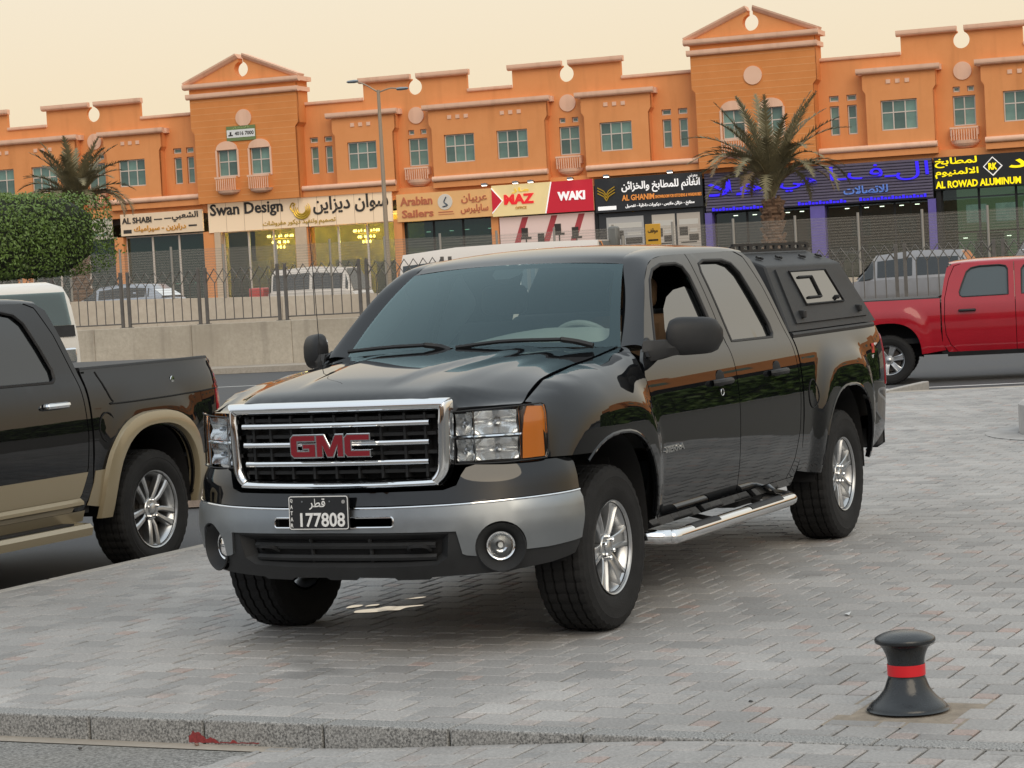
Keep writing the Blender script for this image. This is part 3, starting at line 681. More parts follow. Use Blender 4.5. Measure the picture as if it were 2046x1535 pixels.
    # ---- plan curve of the front end
    pl = spline([(0, 1.0), (.2, .996), (.4, .972), (.6, .918), (.76, .838), (.88, .745), (.97, .635), (1.02, .53), (1.033, .44)], 8)
    pl = np.array(pl); sl_ = np.concatenate([[0], np.cumsum(np.hypot(np.diff(pl[:, 0]), np.diff(pl[:, 1])))]); L = sl_[-1]
    Sy = lambda y: float(np.interp(y, pl[:, 0], sl_))
    def plan(s):
        a = abs(s); y = np.interp(a, sl_, pl[:, 0]); x = np.interp(a, sl_, pl[:, 1]); y2 = np.interp(a+.02, sl_, pl[:, 0]); x2 = np.interp(a+.02, sl_, pl[:, 1]); y1 = np.interp(a-.02, sl_, pl[:, 0]) if a > .02 else -np.interp(.02-a, sl_, pl[:, 0]); x1 = np.interp(abs(a-.02), sl_, pl[:, 1])
        if a > L-.02: x2 -= (a+.02-L)
        t = np.array([x2-x1, y2-y1]); t /= np.linalg.norm(t); n = np.array([t[1], -t[0]])
        return x, y*(1 if s >= 0 else -1), n[0], n[1]*(1 if s >= 0 else -1)
    oz = lambda z: interp(z, [.34, .42, .48, .60, .69, .715, .725, .80, .86, .90], [-.075, -.04, -.014, .004, -.004, -.012, -.022, -.030, -.045, -.075])
    def bmap(off=0.):
        def f(s, z):
            x, y, nx, ny = plan(s); o = oz(z)+off; return (x+nx*o, y+ny*o, z)
        return f
    def bpanel(nm, ol, m, off, holes=(), hem=.02, h=.04):
        me = panel_mesh(nm, ol, bmap(off), h, holes, hem, ang=40, out=(1, 0, 0))
        return new_obj(nm, me, T, m)
    def sym(h): return h+[(-a, b) for a, b in h[::-1] if abs(a) > 1e-6]
    fy, fz, fr = .782, .502, .122
    fs = Sy(fy); arc_ = [(fs+fr*math.cos(R(a)), fz+fr*math.sin(R(a))) for a in range(-8, 197, 12)]
    half = [(0, .703), (Sy(.3), .704), (Sy(.6), .709), (Sy(.85), .718), (L, .728), (L+.002, .66), (L-.02, .505), (Sy(.95), .487)] + arc_ + [(Sy(.64), .474), (Sy(.622), .482), (Sy(.60), .588), (0, .592)]
    slot = roundrect(-.315, .315, .616, .662, .012)
    bp_ = bpanel('bumper', sym(half), M_satin, 0., [slot], .03)
    lp = [Vector(bmap(.002)(s, z)) for s, z in resample(slot, .05)]; lp += lp[:2]
    MB().tube(lp, .004, 5, False).build('slot_trim', M_chrome, bp_)
    edge = [Vector(bmap(.002)(s, interp(abs(s), [0, Sy(.3), Sy(.6), Sy(.85), L], [.703, .704, .709, .718, .728]))) for s in np.linspace(-L, L, 60)]
    MB().tube(edge, .005, 6).build('edge_trim', M_chrome, bp_)
    half = [(0, .712), (Sy(.6), .716), (Sy(.85), .725), (L, .735), (L, .882), (Sy(.9), .884), (Sy(.70), .884), (Sy(.655), .872), (Sy(.632), .84), (Sy(.61), .795), (Sy(.55), .776), (0, .772)]
    bpanel('bumper_cover', sym(half), M_black, 0., (), .05)
    half = [(0, .60), (Sy(.66), .60), (L-.05, .60), (L-.012, .505), (L-.03, .435), (Sy(.97), .408), (Sy(.80), .385), (Sy(.50), .374), (.47, .372), (.455, .362), (.29, .361), (.275, .372), (.09, .374), (.07, .362), (0, .362)]
    lg = [(.565, .578), (.552, .465), (.50, .432), (.3, .425), (0, .424)]
    lgl = [(Sy(a), b) for a, b in lg] + [(-Sy(a), b) for a, b in lg[-2::-1]]
    fog_h = [[(sg*fs+.112*math.cos(t), fz+.112*math.sin(t)) for t in np.linspace(0, 2*math.pi, 28, False)] for sg in (1, -1)]
    va = bpanel('lower_valance', sym(half), M_plastg, -.012, [lgl]+fog_h, .04)
    # lower grille: frame lip, bars and dark back
    new = panel_mesh('lower_grille', offset_poly(lgl, -.006), bmap(-.075), .06, hem=0, out=(1, 0, 0)); lgp = new_obj('lower_grille', new, T, M_dark)
    rings = [[bmap(-.013)(s, z) for s, z in resample(lgl, .05)], [bmap(-.075)(s, z) for s, z in resample(offset_poly(lgl, -.035), .05)]]
    n0 = min(len(r) for r in rings); pr = resample(lgl, .05); off2 = offset_poly(pr, -.03)
    MB().loft([[bmap(-.013)(s, z) for s, z in pr], [bmap(-.07)(s*.985, z) for s, z in off2]], closed=True).build('lower_grille_frame', M_plastg, lgp)
    for z in (.525, .468):
        MB().tube([bmap(-.055)(s, z) for s in np.linspace(-.50, .50, 18)], .016, 6, flat=1.).build('bar', M_plastg, lgp)
    for s in (-.16, .16): MB().tube([bmap(-.06)(s, .445), bmap(-.06)(s, .565)], .010, 6).build('bar', M_plastg, lgp)
    for sg in (1, -1):
        MB().tube(spline([bmap(-.06)(sg*.47, .50), bmap(-.03)(sg*.45, .52), bmap(-.03)(sg*.38, .52), bmap(-.06)(sg*.36, .50)], 4), .010, 6).build('tow_hook', M_plast, lgp)
    # fog lamps
    for sg in (1, -1):
        x, y, nx, ny = plan(sg*fs); n = Vector((nx, ny*.85, -.02)).normalized(); c = Vector((x, y, fz))-n*.026
        q = n.to_track_quat('Z', 'Y').to_matrix().to_4x4(); Mx = Matrix.Translation(c) @ q
        fl = MB().lathe([(.112, -.006), (.115, .0), (.111, .004), (.100, -.012), (.080, -.045), (.062, -.060)], 36, Mx).build('fog_lamp_surround', M_plastg, T)
        if sum(p.normal.dot(n) for p in fl.data.polygons) < 0: fl.data.flip_normals()
        lamp = MB().lathe([(.0005, -.085), (.03, -.082), (.050, -.068), (.058, -.047), (.066, -.042)], 28, Mx).build('fog_lamp', M_chrome, T)
        MB().lathe([(.0005, -.026), (.03, -.028), (.050, -.036), (.060, -.046)], 28, Mx).build('lens', M_lens, lamp)
        MB().lathe([(.0005, -.06), (.012, -.058), (.014, -.075)], 12, Mx).build('bulb', mat('bulb_white', (.8, .8, .78), .3), lamp)
    # number plate
    pe = MB().box(-.006, .006, -.1585, .1585, -.08, .08).build('number_plate', mat('plate_black', (.012, .013, .015), .45), T, bev=.003)
    pe.location = (1.022, -.052, .690); pe.rotation_euler = (0, R(-2), R(1.5))
    pb = MB(); pr = roundrect(-.156, .156, -.0775, .0775, .012); pi = roundrect(-.152, .152, -.0735, .0735, .009)
    pb.loft([[(.0075, a, b) for a, b in pr], [(.0075, a, b) for a, b in pi]], closed=True).build('plate_border', M_white, pe)
    Q = Matrix.Rotation(R(90), 4, 'Z')       # text plane (facing -y) turned to face +x
    def ptext(s, w_, h_, y, z, ar=False, bold=.0, res=3):
        me = text_mesh(s, w_, h_, .0015, bold, ar, res); me.transform(Q); o = new_obj('plate_lettering', me, pe, M_white); o.location = (.0075, y, z); return o
    ptext('177808', .235, .066, -.097, -.066, bold=.02)
    ptext('قطر', .085, .052, -.048, .014, ar=True, bold=.012)
    for k, c in enumerate('QATAR'): ptext(c, .013, .018, -.148, .047-k*.0285, bold=.02)
    for yy in (-.085, .06): MB().lathe([(.0005, .0085), (.004, .0085), (.004, .006)], 8, Matrix.Translation((0, yy, .052)) @ Matrix.Rotation(R(90), 4, 'Y')).build('plate_bolt', M_satin, pe)
    MB().lathe([(.0005, .0085), (.009, .0085), (.009, .006)], 12, Matrix.Translation((0, .132, .05)) @ Matrix.Rotation(R(90), 4, 'Y')).build('plate_seal', mat('plate_seal', (.3, .3, .3), .5), pe)
    # ---- grille
    gx = lambda y, z: .958-.055*(y/.6)**2-.06*max(0., z-1.10)-.01*(1.0-z)
    go = spline([(-.585, 1.17), (-.575, 1.19), (-.54, 1.198), (0, 1.2), (.54, 1.198), (.575, 1.19), (.588, 1.17), (.586, 1.05), (.578, .90), (.565, .845), (.53, .805), (.48, .792), (0, .785), (-.48, .792), (-.53, .805), (-.565, .845), (-.578, .90), (-.586, 1.05)], 5, True)
    gi = spline([(-.535, 1.13), (-.53, 1.138), (-.50, 1.140), (0, 1.141), (.50, 1.140), (.53, 1.138), (.535, 1.13), (.530, 1.05), (.523, .91), (.512, .868), (.49, .842), (.455, .833), (0, .828), (-.455, .833), (-.49, .842), (-.512, .868), (-.523, .91), (-.530, 1.05)], 5, True)
    rings = []
    for f, o in ((0, -.05), (0, -.012), (.08, .006), (.25, .018), (.5, .023), (.75, .017), (.92, .003), (1.0, -.014), (1.03, -.06)):
        rings.append([(gx(a[0]*(1-f)+b[0]*f, a[1])+o, a[0]*(1-f)+b[0]*f, a[1]*(1-f)+b[1]*f) for a, b in zip(go, gi)])
    fr_ = MB().loft(rings, closed=True).build('grille_frame', M_chrome, T, ang=50)
    if fr_.data.polygons[len(fr_.data.polygons)//2].normal.x < 0: fr_.data.flip_normals()
    gb = MB()
    me = panel_mesh('grille', [(a, b) for a, b in gi[::2]], lambda y, z: (gx(y, z)-.10, y, z), .08, hem=0, out=(1, 0, 0)); gr = new_obj('grille', me, T, M_dark)
    for z in (.868, .952, 1.038, 1.115): MB().loft([[(gx(y, z)-o, y, z+d) for y in np.linspace(-.51, .51, 20)] for o, d in ((.095, .012), (.035, .008), (.035, -.008), (.095, -.012))]).build('grille_slat', M_plast, gr)
    for y in (-.46, -.36, -.24, -.12, 0, .12, .24, .36, .46): MB().box(gx(y, 1)-.09, gx(y, 1)-.028, y-.006, y+.006, .838, 1.135).build('grille_fin', M_plast, gr)
    for z, hw in ((.912, .488), (1.002, .495), (1.090, .500)):
        rings = [[(gx(y, z)+.004+.013*math.cos(t), y, z+.0135*math.sin(t)) for t in np.linspace(0, 2*math.pi, 12, False)] for y in np.linspace(-hw, hw, 25)]
        o = MB().loft(rings, closed=True, caps=True).build('grille_bar', M_chrome, gr, ang=50); fixn(o)
    G_ = [(.14, 0), (1.30, 0), (1.30, .58), (.66, .58), (.66, .40), (1.0, .40), (1.0, .24), (.30, .24), (.30, .76), (1.30, .76), (1.30, 1), (.14, 1), (0, .86), (0, .14)]
    M_ = [(0, 0), (.27, 0), (.27, .62), (.56, 0), (.84, 0), (1.13, .62), (1.13, 0), (1.40, 0), (1.40, 1), (1.02, 1), (.70, .36), (.38, 1), (0, 1)]
    C_ = [(.14, 0), (1.30, 0), (1.30, .24), (.30, .24), (.30, .76), (1.30, .76), (1.30, 1), (.14, 1), (0, .86), (0, .14)]
    em = None; sc = .098; x0 = -.205
    M_er = mat('emblem_red', (.20, .006, .014), .25, coat=1.)
    for lt, ox in ((G_, 0), (M_, 1.42), (C_, 2.94)):
        pts = [(x0+.013+(a+ox)*sc, .948+b*sc) for a, b in lt]; ch = offset_poly(pts, .0065)
        e1 = MB().prism(ch, lambda y, z: (.965, y, z), lambda y, z: (1.006, y, z)).build('emblem_letter', M_chrome, T, smooth=False); fixn(e1); add_bevel(e1, .002, 1)
        e2 = MB().prism(pts, lambda y, z: (1.0, y, z), lambda y, z: (1.0085, y, z)).build('emblem_face', M_er, e1, smooth=False); fixn(e2)
    # ---- headlamps
    hp = np.array(spline([(.575, .848), (.64, .828), (.72, .793), (.80, .745), (.87, .685), (.915, .63), (.935, .59)], 6)); hs = np.concatenate([[0], np.cumsum(np.hypot(np.diff(hp[:, 0]), np.diff(hp[:, 1])))]); HL = hs[-1]
    def hm(off=0., sg=1):
        def f(u, z):
            s = u*HL; y = np.interp(s, hs, hp[:, 0]); x = np.interp(s, hs, hp[:, 1]); y2 = np.interp(s+.02, hs, hp[:, 0]); x2 = np.interp(s+.02, hs, hp[:, 1]); y1 = np.interp(s-.02, hs, hp[:, 0]); x1 = np.interp(s-.02, hs, hp[:, 1])
            t = np.array([x2-x1, y2-y1]); t /= np.linalg.norm(t); o = off-.03*max(0, z-1.05)*1.5
            return (x+t[1]*o, sg*(y-t[0]*o), z)
        return f
    ht = lambda u: 1.128+.018*u
    ol = [(.01, .888), (.5, .886), (.97, .893), (1.0, .92), (1.0, 1.10), (.985, 1.135), (.94, ht(.94)), (.5, ht(.5)), (.01, ht(0))]
    for sg in (1, -1):
        hl = panel_mesh('headlamp', ol, hm(-.085, sg), .03, hem=0, out=(1, sg*.6, 0)); H = new_obj('headlamp', hl, T, mat('lamp_housing', (.25, .25, .26), .3, metal=.8)); H['label'] = 'clear headlamp with chrome reflectors and amber corner'
        hmx = HL
        for (u0, u1, z0, z1) in ((.03, .20, .900, .998), (.03, .20, 1.018, 1.122), (.225, .665, .900, .998), (.225, .665, 1.018, 1.124)):
            rings = []; nu = 14
            for i in range(nu+1):
                a = -1+2*i/nu; row = []
                for j in range(9):
                    b = -1+2*j/8; r2 = min(1., (a*a+b*b)/1.3); rib = .0014*math.sin(i*2.4) if u1 > .3 else 0.
                    row.append(hm(-.016-.060*(1-r2)+rib, sg)(u0+(u1-u0)*(a+1)/2, z0+(z1-z0)*(b+1)/2))
                rings.append(row)
            MB().loft(rings).build('reflector', mat('reflector_chrome', (.88, .89, .90), .25, metal=.75), H, ang=60)
            uc = (u0+u1)/2; p = Vector(hm(-.040, sg)(uc, (z0+z1)/2)); bl = MB().lathe([(.0005, .012), (.010, .008), (.014, -.02)], 12, Matrix.Translation(p) @ Matrix.Rotation(R(90), 4, 'Y')); bl.build('bulb', mat('bulb_glass', (.5, .52, .55), .08, metal=.7), H)
        for pts in ([(.01, 1.008), (.70, 1.008)], [(.212, .895), (.212, 1.128)], [(.68, .895), (.68, 1.135)]):
            rr = resample(pts, .04 if abs(pts[0][0]-pts[1][0]) > .3 else .05, False)
            MB().loft([[hm(-.012, sg)(u-.012, z-.007), hm(-.006, sg)(u, z), hm(-.012, sg)(u+.012, z+.007)] for u, z in rr]).build('divider', M_chrome, H)
        am = panel_mesh('turn_signal', [(.705, .897), (.97, .90), (.993, .925), (.993, 1.10), (.975, 1.13), (.79, 1.136), (.745, 1.09), (.72, 1.02)], hm(-.012, sg), .03, hem=.01, out=(1, sg*.6, 0)); new_obj('turn_signal', am, H, M_amber)
        le = panel_mesh('lens', ol, hm(0, sg), .03, hem=.012, out=(1, sg*.6, 0)); new_obj('lens', le, H, M_lens)
        lp = [Vector(hm(.001, sg)(u, z)) for u, z in resample(ol, .04)]; lp += lp[:2]; MB().tube(lp, .0035, 5, False).build('lens_edge', M_plast, H)
    # ---- mirrors
    for sg in (1, -1):
        rings = []
        for k in range(11):
            f = k/10; y = 1.005+.225*f; e = (1-abs(2*f-1)**5)**.42 if 0 < k < 10 else .35; h = .102*(1-.10*f)*e; d = .088*e
            cz = 1.383-.006*f; cxm = -.775-.185*f**1.3
            rings.append([(cxm+d*math.copysign(abs(math.cos(t))**.8, math.cos(t))*(1. if math.cos(t) > 0 else .5), sg*y, cz+h*math.copysign(abs(math.sin(t))**.75, math.sin(t))) for t in np.linspace(0, 2*math.pi, 24, False)])
        mi = MB().loft(rings, closed=True, caps=True).build('side_mirror', M_plast, T, ang=60); fixn(mi)
        arm = MB().loft([[(cx_+a, sg*y, z+b) for a, b in ((.05, -h), (.065, 0), (.04, h), (-.05, h), (-.06, 0), (-.04, -h))] for cx_, y, z, h in ((-.66, .93, 1.315, .055), (-.69, .985, 1.32, .05), (-.75, 1.02, 1.325, .042), (-.80, 1.07, 1.33, .04))], closed=True, caps=True).build('mirror_arm', M_plast, mi); fixn(arm)
        sail = MB().prism([(-.60, 1.29), (-.62, 1.355), (-.69, 1.385), (-.76, 1.33), (-.75, 1.275)], lambda x, z: (x, sg*(sd(x, z)-.002), z), lambda x, z: (x, sg*(sd(x, z)+.016), z)).build('mirror_sail', M_plast, mi); fixn(sail)
        mg = MB().prism(roundrect(1.04, 1.20, 1.30, 1.46, .05), lambda y, z: (-.835-.8*(y-1.04), sg*y, z), lambda y, z: (-.85-.8*(y-1.04), sg*y, z)).build('mirror_glass', M_chrome, mi)
    # ---- badge, decal, fuel flap, tail lamps, rear bumper
    bd = None
    me = text_mesh('SIERRA', .265, .036, .004, .03); me.transform(Matrix.Rotation(R(180), 4, 'Z'))
    o = new_obj('badge_lettering', me, T, M_chrome); o.location = (-.655, sd(-.8, .80)+.003, .795); o.rotation_euler = (R(0), 0, 0)
    M_dec = mat('decal_white', (.72, .72, .72), .4); M_decr = mat('decal_red', (.55, .03, .03), .4)
    me = text_mesh('71', .085, .062, .002, .03); me.transform(Matrix.Rotation(R(180), 4, 'Z')); o = new_obj('decal_lettering', me, T, M_dec); o.location = (-4.375, sd(-4.42, 1.14)+.002, 1.118); o.rotation_euler = (R(4), 0, R(5))
    me = text_mesh('Z', .075, .062, .002, .09); me.transform(Matrix.Rotation(R(180), 4, 'Z')); o = new_obj('decal_lettering', me, T, M_decr); o.location = (-4.285, sd(-4.3, 1.14)+.004, 1.118); o.rotation_euler = (R(4), 0, R(3))
    me = text_mesh('OFF ROAD', .16, .022, .002, .03); me.transform(Matrix.Rotation(R(180), 4, 'Z')); o = new_obj('decal_lettering', me, T, M_dec); o.location = (-4.28, sd(-4.35, 1.09)+.003, 1.085); o.rotation_euler = (R(3), 0, R(4))
    ring = [Vector(sd.map(.002)(-3.03+.075*math.cos(t), .94+.085*math.sin(t))) for t in np.linspace(0, 2*math.pi, 30)]; MB().tube(ring, .0035, 5, False).build('fuel_flap', M_dark, bs)
    MB().box(-3.115, -3.095, 1.004, 1.014, .925, .955).build('fuel_latch', M_satin, bs)
    for sg in (1, -1):
        tl = panel_mesh('tail_lamp', [(-4.60, .90), (-4.742, .90), (-4.752, 1.22), (-4.70, 1.245), (-4.625, 1.20)], sd.map(.006), .04, hem=.02)
        new_obj('tail_lamp', tl if sg > 0 else mirrored(tl), T, M_redl)
        MB().loft([[(x, sg*y, z) for x, z in ((-4.60, .70), (-4.80, .70), (-4.80, .50), (-4.62, .48))] for y in (.0, .80, .90)]).build('rear_bumper', M_plast, T)
        MB().box(-4.68, -4.52, *sorted((sg*.86, sg*.93)), .50, .69).build('bumper_end', M_plast, T, bev=.02)
        fixn(MB().loft([[(x, sg*(sd(x, 1.28)-.11), 1.28), (x, sg*(sd(x, 1.28)-.11), 1.312), (x, sg*(sd(x, 1.28)-.006), 1.312), (x, sg*(sd(x, 1.28)+.002), 1.30), (x, sg*(sd(x, 1.28)+.001), 1.283)] for x in np.linspace(-4.70, -2.87, 14)], closed=True, caps=True).build('bed_rail', M_plast, T))
    MB().box(-4.76, -4.70, -.86, .86, .68, 1.29).build('tailgate', M_black, T, bev=.02)
    MB().box(-4.70, -2.87, -.86, .86, .62, .70).build('bed_floor', M_dark, T)
    MB().box(-2.90, -2.865, -.93, .93, .60, 1.28).build('bed_front', M_black, T)
    MB().loft([[(-2.73, .60*u, 1.80), (-2.80, .80*u, 1.5), (-2.83, .93*u, 1.25), (-2.83, .93*u, .5)] for u in np.linspace(-1, 1, 9)]).build('cab_rear', M_black, T)
    # ---- canopy over the bed, with its own roof rack
    cn = Side
    A_ = [(-2.93, .905, 1.325), (-4.60, .905, 1.325)]
    sh = [[(xf, 0, 1.815), (xf, .52, 1.805), (xf, .76, 1.715), (xf2, .92, 1.318)] for xf, xf2 in ((-2.96, -2.90), (-4.42, -4.62))]
    cs = MB(); rows = []
    for (xa, xb), (y, z) in zip(((-2.98, -4.40), (-2.98, -4.40), (-2.97, -4.42), (-2.90, -4.64)), ((0, 1.82), (.53, 1.81), (.765, 1.715), (.925, 1.318))): rows.append(((xa, y, z), (xb, y, z)))
    for sg in (1, -1):
        rr = [[(a[0], sg*a[1], a[2]), (b[0], sg*b[1], b[2])] for a, b in rows]; cs.loft(rr if sg > 0 else [r[::-1] for r in rr])
        for e in (0, 1): cs.add([(r[e][0], sg*r[e][1], r[e][2]) for r in rows]+[(rows[-1][e][0], 0, rows[-1][e][2])], [(0, 1, 2, 3, 4)])
    CN = cs.build('bed_canopy', M_canvas, T, smooth=False); fixn(CN)
    bm = bmesh.new(); bm.from_mesh(CN.data); bmesh.ops.remove_doubles(bm, verts=bm.verts, dist=1e-4); bmesh.ops.recalc_face_normals(bm, faces=bm.faces); bm.to_mesh(CN.data); bm.free(); add_bevel(CN, .012, 2)
    for sg in (1, -1):
        def cmap(off, sg=sg):
            def f(x, v):                   # v 0 bottom .. 1 top of the sloping side
                n = Vector((0, .926, .378)); p = Vector((x, .925+(.765-.925)*v, 1.318+(1.715-1.318)*v))+n*off; return (p.x, sg*p.y, p.z)
            return f
        lift = panel_mesh('side_hatch', [(-3.06, .10), (-4.48, .10), (-4.33, .93), (-3.10, .93)], cmap(.012), .2, hem=.012, hb=.2, out=(0, sg, .4)); lo = new_obj('side_hatch', lift, CN, M_canvas)
        lo.data.update()
        gl = panel_mesh('hatch_window', [(-3.36, .36), (-4.10, .36), (-4.00, .88), (-3.30, .88)], cmap(.017), .2, hem=.004, hb=.2, out=(0, sg, .4)); gw = new_obj('hatch_window', gl, CN, glass('canopy_glass', (.05, .06, .06), .2, (.02, .025, .025), ior=3.2))
        lp = [Vector(cmap(.018)(x, v)) for x, v in ((-3.36, .36), (-4.10, .36), (-4.00, .88), (-3.30, .88))]; lp += lp[:2]; MB().tube(lp, .007, 4, False).build('window_seal', M_dark, gw)
        sl2 = [Vector(cmap(.022)(x, v)) for x, v in ((-3.44, .46), (-3.69, .46), (-3.67, .78), (-3.42, .78))]; MB().tube(sl2[:4], .009, 5).build('sliding_frame', M_dark, gw)
        for (x, v, s_) in ((-3.20, .22, .024), (-4.33, .22, .022), (-3.98, .43, .013)):
            p = Vector(cmap(.02)(x, v)); MB().box(p.x-s_, p.x+s_, p.y-.02, p.y+.02, p.z-s_, p.z+s_).build('latch', M_plast, CN, bev=.006)
        for x in (-3.15, -3.50, -3.95, -4.28):
            p = Vector((x, sg*.67, 1.765)); MB().box(-.035, .035, -.008, .008, -.004, .009, Matrix.Translation(p) @ Matrix.Rotation(R(-21*sg), 4, 'X')).box(-.008, .008, -.024, .024, -.004, .008, Matrix.Translation(p) @ Matrix.Rotation(R(-21*sg), 4, 'X')).build('hinge', M_plast, CN)
        rk = MB().box(-4.36, -2.98, *sorted((sg*.53, sg*.56)), 1.80, 1.845)
        rk = MB(); X0, X1, z0, z1 = -4.36, -2.96, 1.805, 1.858; ya, yb = sorted((sg*.56, sg*.575))
        rk.box(X0, X1, ya, yb, z1-.016, z1).box(X0, X1, ya, yb, z0, z0+.016)
        for k in range(10): xx = X0+(X1-X0)*k/9; rk.box(xx-.030, xx+.030, ya, yb, z0+.016, z1-.016)
        rk.build('rack_rail', M_plast, CN, smooth=False)
    # ---- wheels
    wp = make_wheel(.402, .265, .222, 6)
    for x, rot in ((0., .15), (-3.645, .42)):
        for sg in (1, -1): put_wheel(wp, T, (x, sg*.855, .400), sg > 0, rot)
    # ---- steel side steps
    for sg in (1, -1):
        pts = [(-.47, sg*.80, .40), (-.50, sg*.96, .388), (-.56, sg*1.04, .382), (-.66, sg*1.065, .38), (-1.4, sg*1.065, .38), (-2.25, sg*1.065, .378), (-2.40, sg*1.05, .378), (-2.47, sg*.98, .382), (-2.50, sg*.84, .40)]
        st = MB().tube(spline(pts, 5), .038, 16).build('side_step', M_chrome, T, ang=60)
        for x0, x1 in ((-1.16, -.78), (-2.16, -1.64)):
            MB().loft([[(x, sg*(1.065+.038*math.sin(t)*1.05), .38+.038*math.cos(t)*1.07) for t in np.linspace(-1.05, 1.05, 9)] for x in np.linspace(x0, x1, 8)]).build('step_pad', M_plast, st)
        for x in (-.75, -1.5, -2.3): MB().tube([(x, sg*1.04, .35), (x, sg*.88, .37), (x, sg*.60, .43)], .014, 6).build('step_bracket', M_dark, st)
    # ---- chassis and drive line
    for sg in (1, -1): MB().box(-4.6, .70, *sorted((sg*.42, sg*.50)), .42, .56).build('frame_rail', M_dark, T)
    MB().tube([(0, -.75, .40), (0, .75, .40)], .05, 8).build('front_axle', M_dark, T)
    ax = MB().tube([(-3.645, -.75, .40), (-3.645, .75, .40)], .055, 8).build('rear_axle', M_dark, T)
    MB().lathe([(.0005, -.14), (.10, -.12), (.15, 0), (.10, .12), (.0005, .14)], 16, Matrix.Translation((-3.645, 0, .40)) @ Matrix.Rotation(R(90), 4, 'Y')).build('differential', M_dark, ax)
    MB().box(-2.6, -.9, -.35, .35, .36, .50).build('gearbox', M_dark, T, bev=.05)
    MB().box(-.35, .62, -.40, .40, .36, .52).build('skid_plate', M_dark, T, bev=.03)
    MB().tube([(-1.0, .62, .40), (-3.0, .62, .40)], .035, 8).build('exhaust_pipe', mat('exhaust_steel', (.10, .09, .08), .5, metal=.7), T)
    MB().box(-2.60, -2.05, .60, .86, .36, .52).build('fuel_tank', M_dark, T, bev=.03)
    # ---- cabin
    MB().box(-2.72, -.45, -.86, .86, .52, .58).build('cabin_floor', M_dark, T)
    MB().box(-.62, -.40, -.80, .80, .55, 1.22).build('firewall', M_dark, T)
    MB().loft([[(x, y, z) for y in np.linspace(-.78, .78, 9)] for x, z in ((-.42, 1.315), (-.75, 1.325), (-.98, 1.27), (-1.02, 1.05), (-.95, .80))]).build('dashboard', M_trim, T)
    MB().loft([[(x-.22*(y/.8)**2, y, 1.30+(z-1.30)*interp(y, [-.2, .1, .36, .58, .70, .76], [.5, .76, 1, .93, .6, .4])+.005*math.sin(11*y)) for y in np.linspace(-.2, .76, 19)] for x, z in ((-.48, 1.362), (-.58, 1.42), (-.70, 1.462), (-.84, 1.45), (-.98, 1.30))]).build('dash_cover', mat('pale_dash_cover', (.62, .60, .53), .9, bump=.4, bscale=9), T)
    swm = Matrix.Translation((-1.05, .42, 1.30)) @ Matrix.Rotation(R(-62), 4, 'Y')
    sw = MB().lathe([(.19+.019*math.cos(t), .019*math.sin(t)) for t in np.linspace(0, 2*math.pi, 10)], 36, swm).build('steering_wheel', mat('pale_wheel_cover', (.48, .46, .41), .8), T)
    MB().box(-.17, .17, -.02, .02, -.015, .01, swm).box(-.07, .07, -.08, .08, -.02, .025, swm).build('wheel_spoke', M_trim, sw)
    for y, m_ in ((.40, M_seat), (-.40, M_trim)):
        sb = [[(x+.0, y+dy, z) for dy in (-.26, -.20, .20, .26)] for x, z in ((-1.50, .98), (-1.40, 1.0), (-1.62, 1.45), (-1.72, 1.58))]
        b = MB().box(-1.62, -1.08, y-.26, y+.26, .72, .90).build('seat', m_, T, bev=.06, bseg=3)
        MB().box(-.09, .09, -.27, .27, 0, .68, Matrix.Translation((-1.60, y, .82)) @ Matrix.Rotation(R(-14), 4, 'Y')).build('seat_back', m_, b, bev=.07, bseg=3)
        MB().box(-.05, .05, -.14, .14, 0, .17, Matrix.Translation((-1.77, y, 1.52)) @ Matrix.Rotation(R(-12), 4, 'Y')).build('head_rest', m_, b, bev=.045, bseg=3)
    MB().box(-2.62, -2.42, -.72, .72, .8, 1.50).build('rear_seat', M_trim, T, bev=.08, bseg=3)
    MB().loft([[(x, y, 1.79-.02*abs(y)) for y in (-.58, 0, .58)] for x in (-1.18, -2.66)]).build('headliner', mat('headliner', (.16, .15, .14), .9), T)
    # whip aerial on the far fender
    MB().tube([(-.45, -.86, 1.28), (-.452, -.862, 1.34)], .010, 8).build('aerial_base', M_plast, T)
    MB().tube([(-.452, -.862, 1.34), (-.44, -.864, 1.7), (-.415, -.866, 2.08)], .0022, 5).build('aerial', M_plast, T)
    return T
SIERRA = build_sierra()
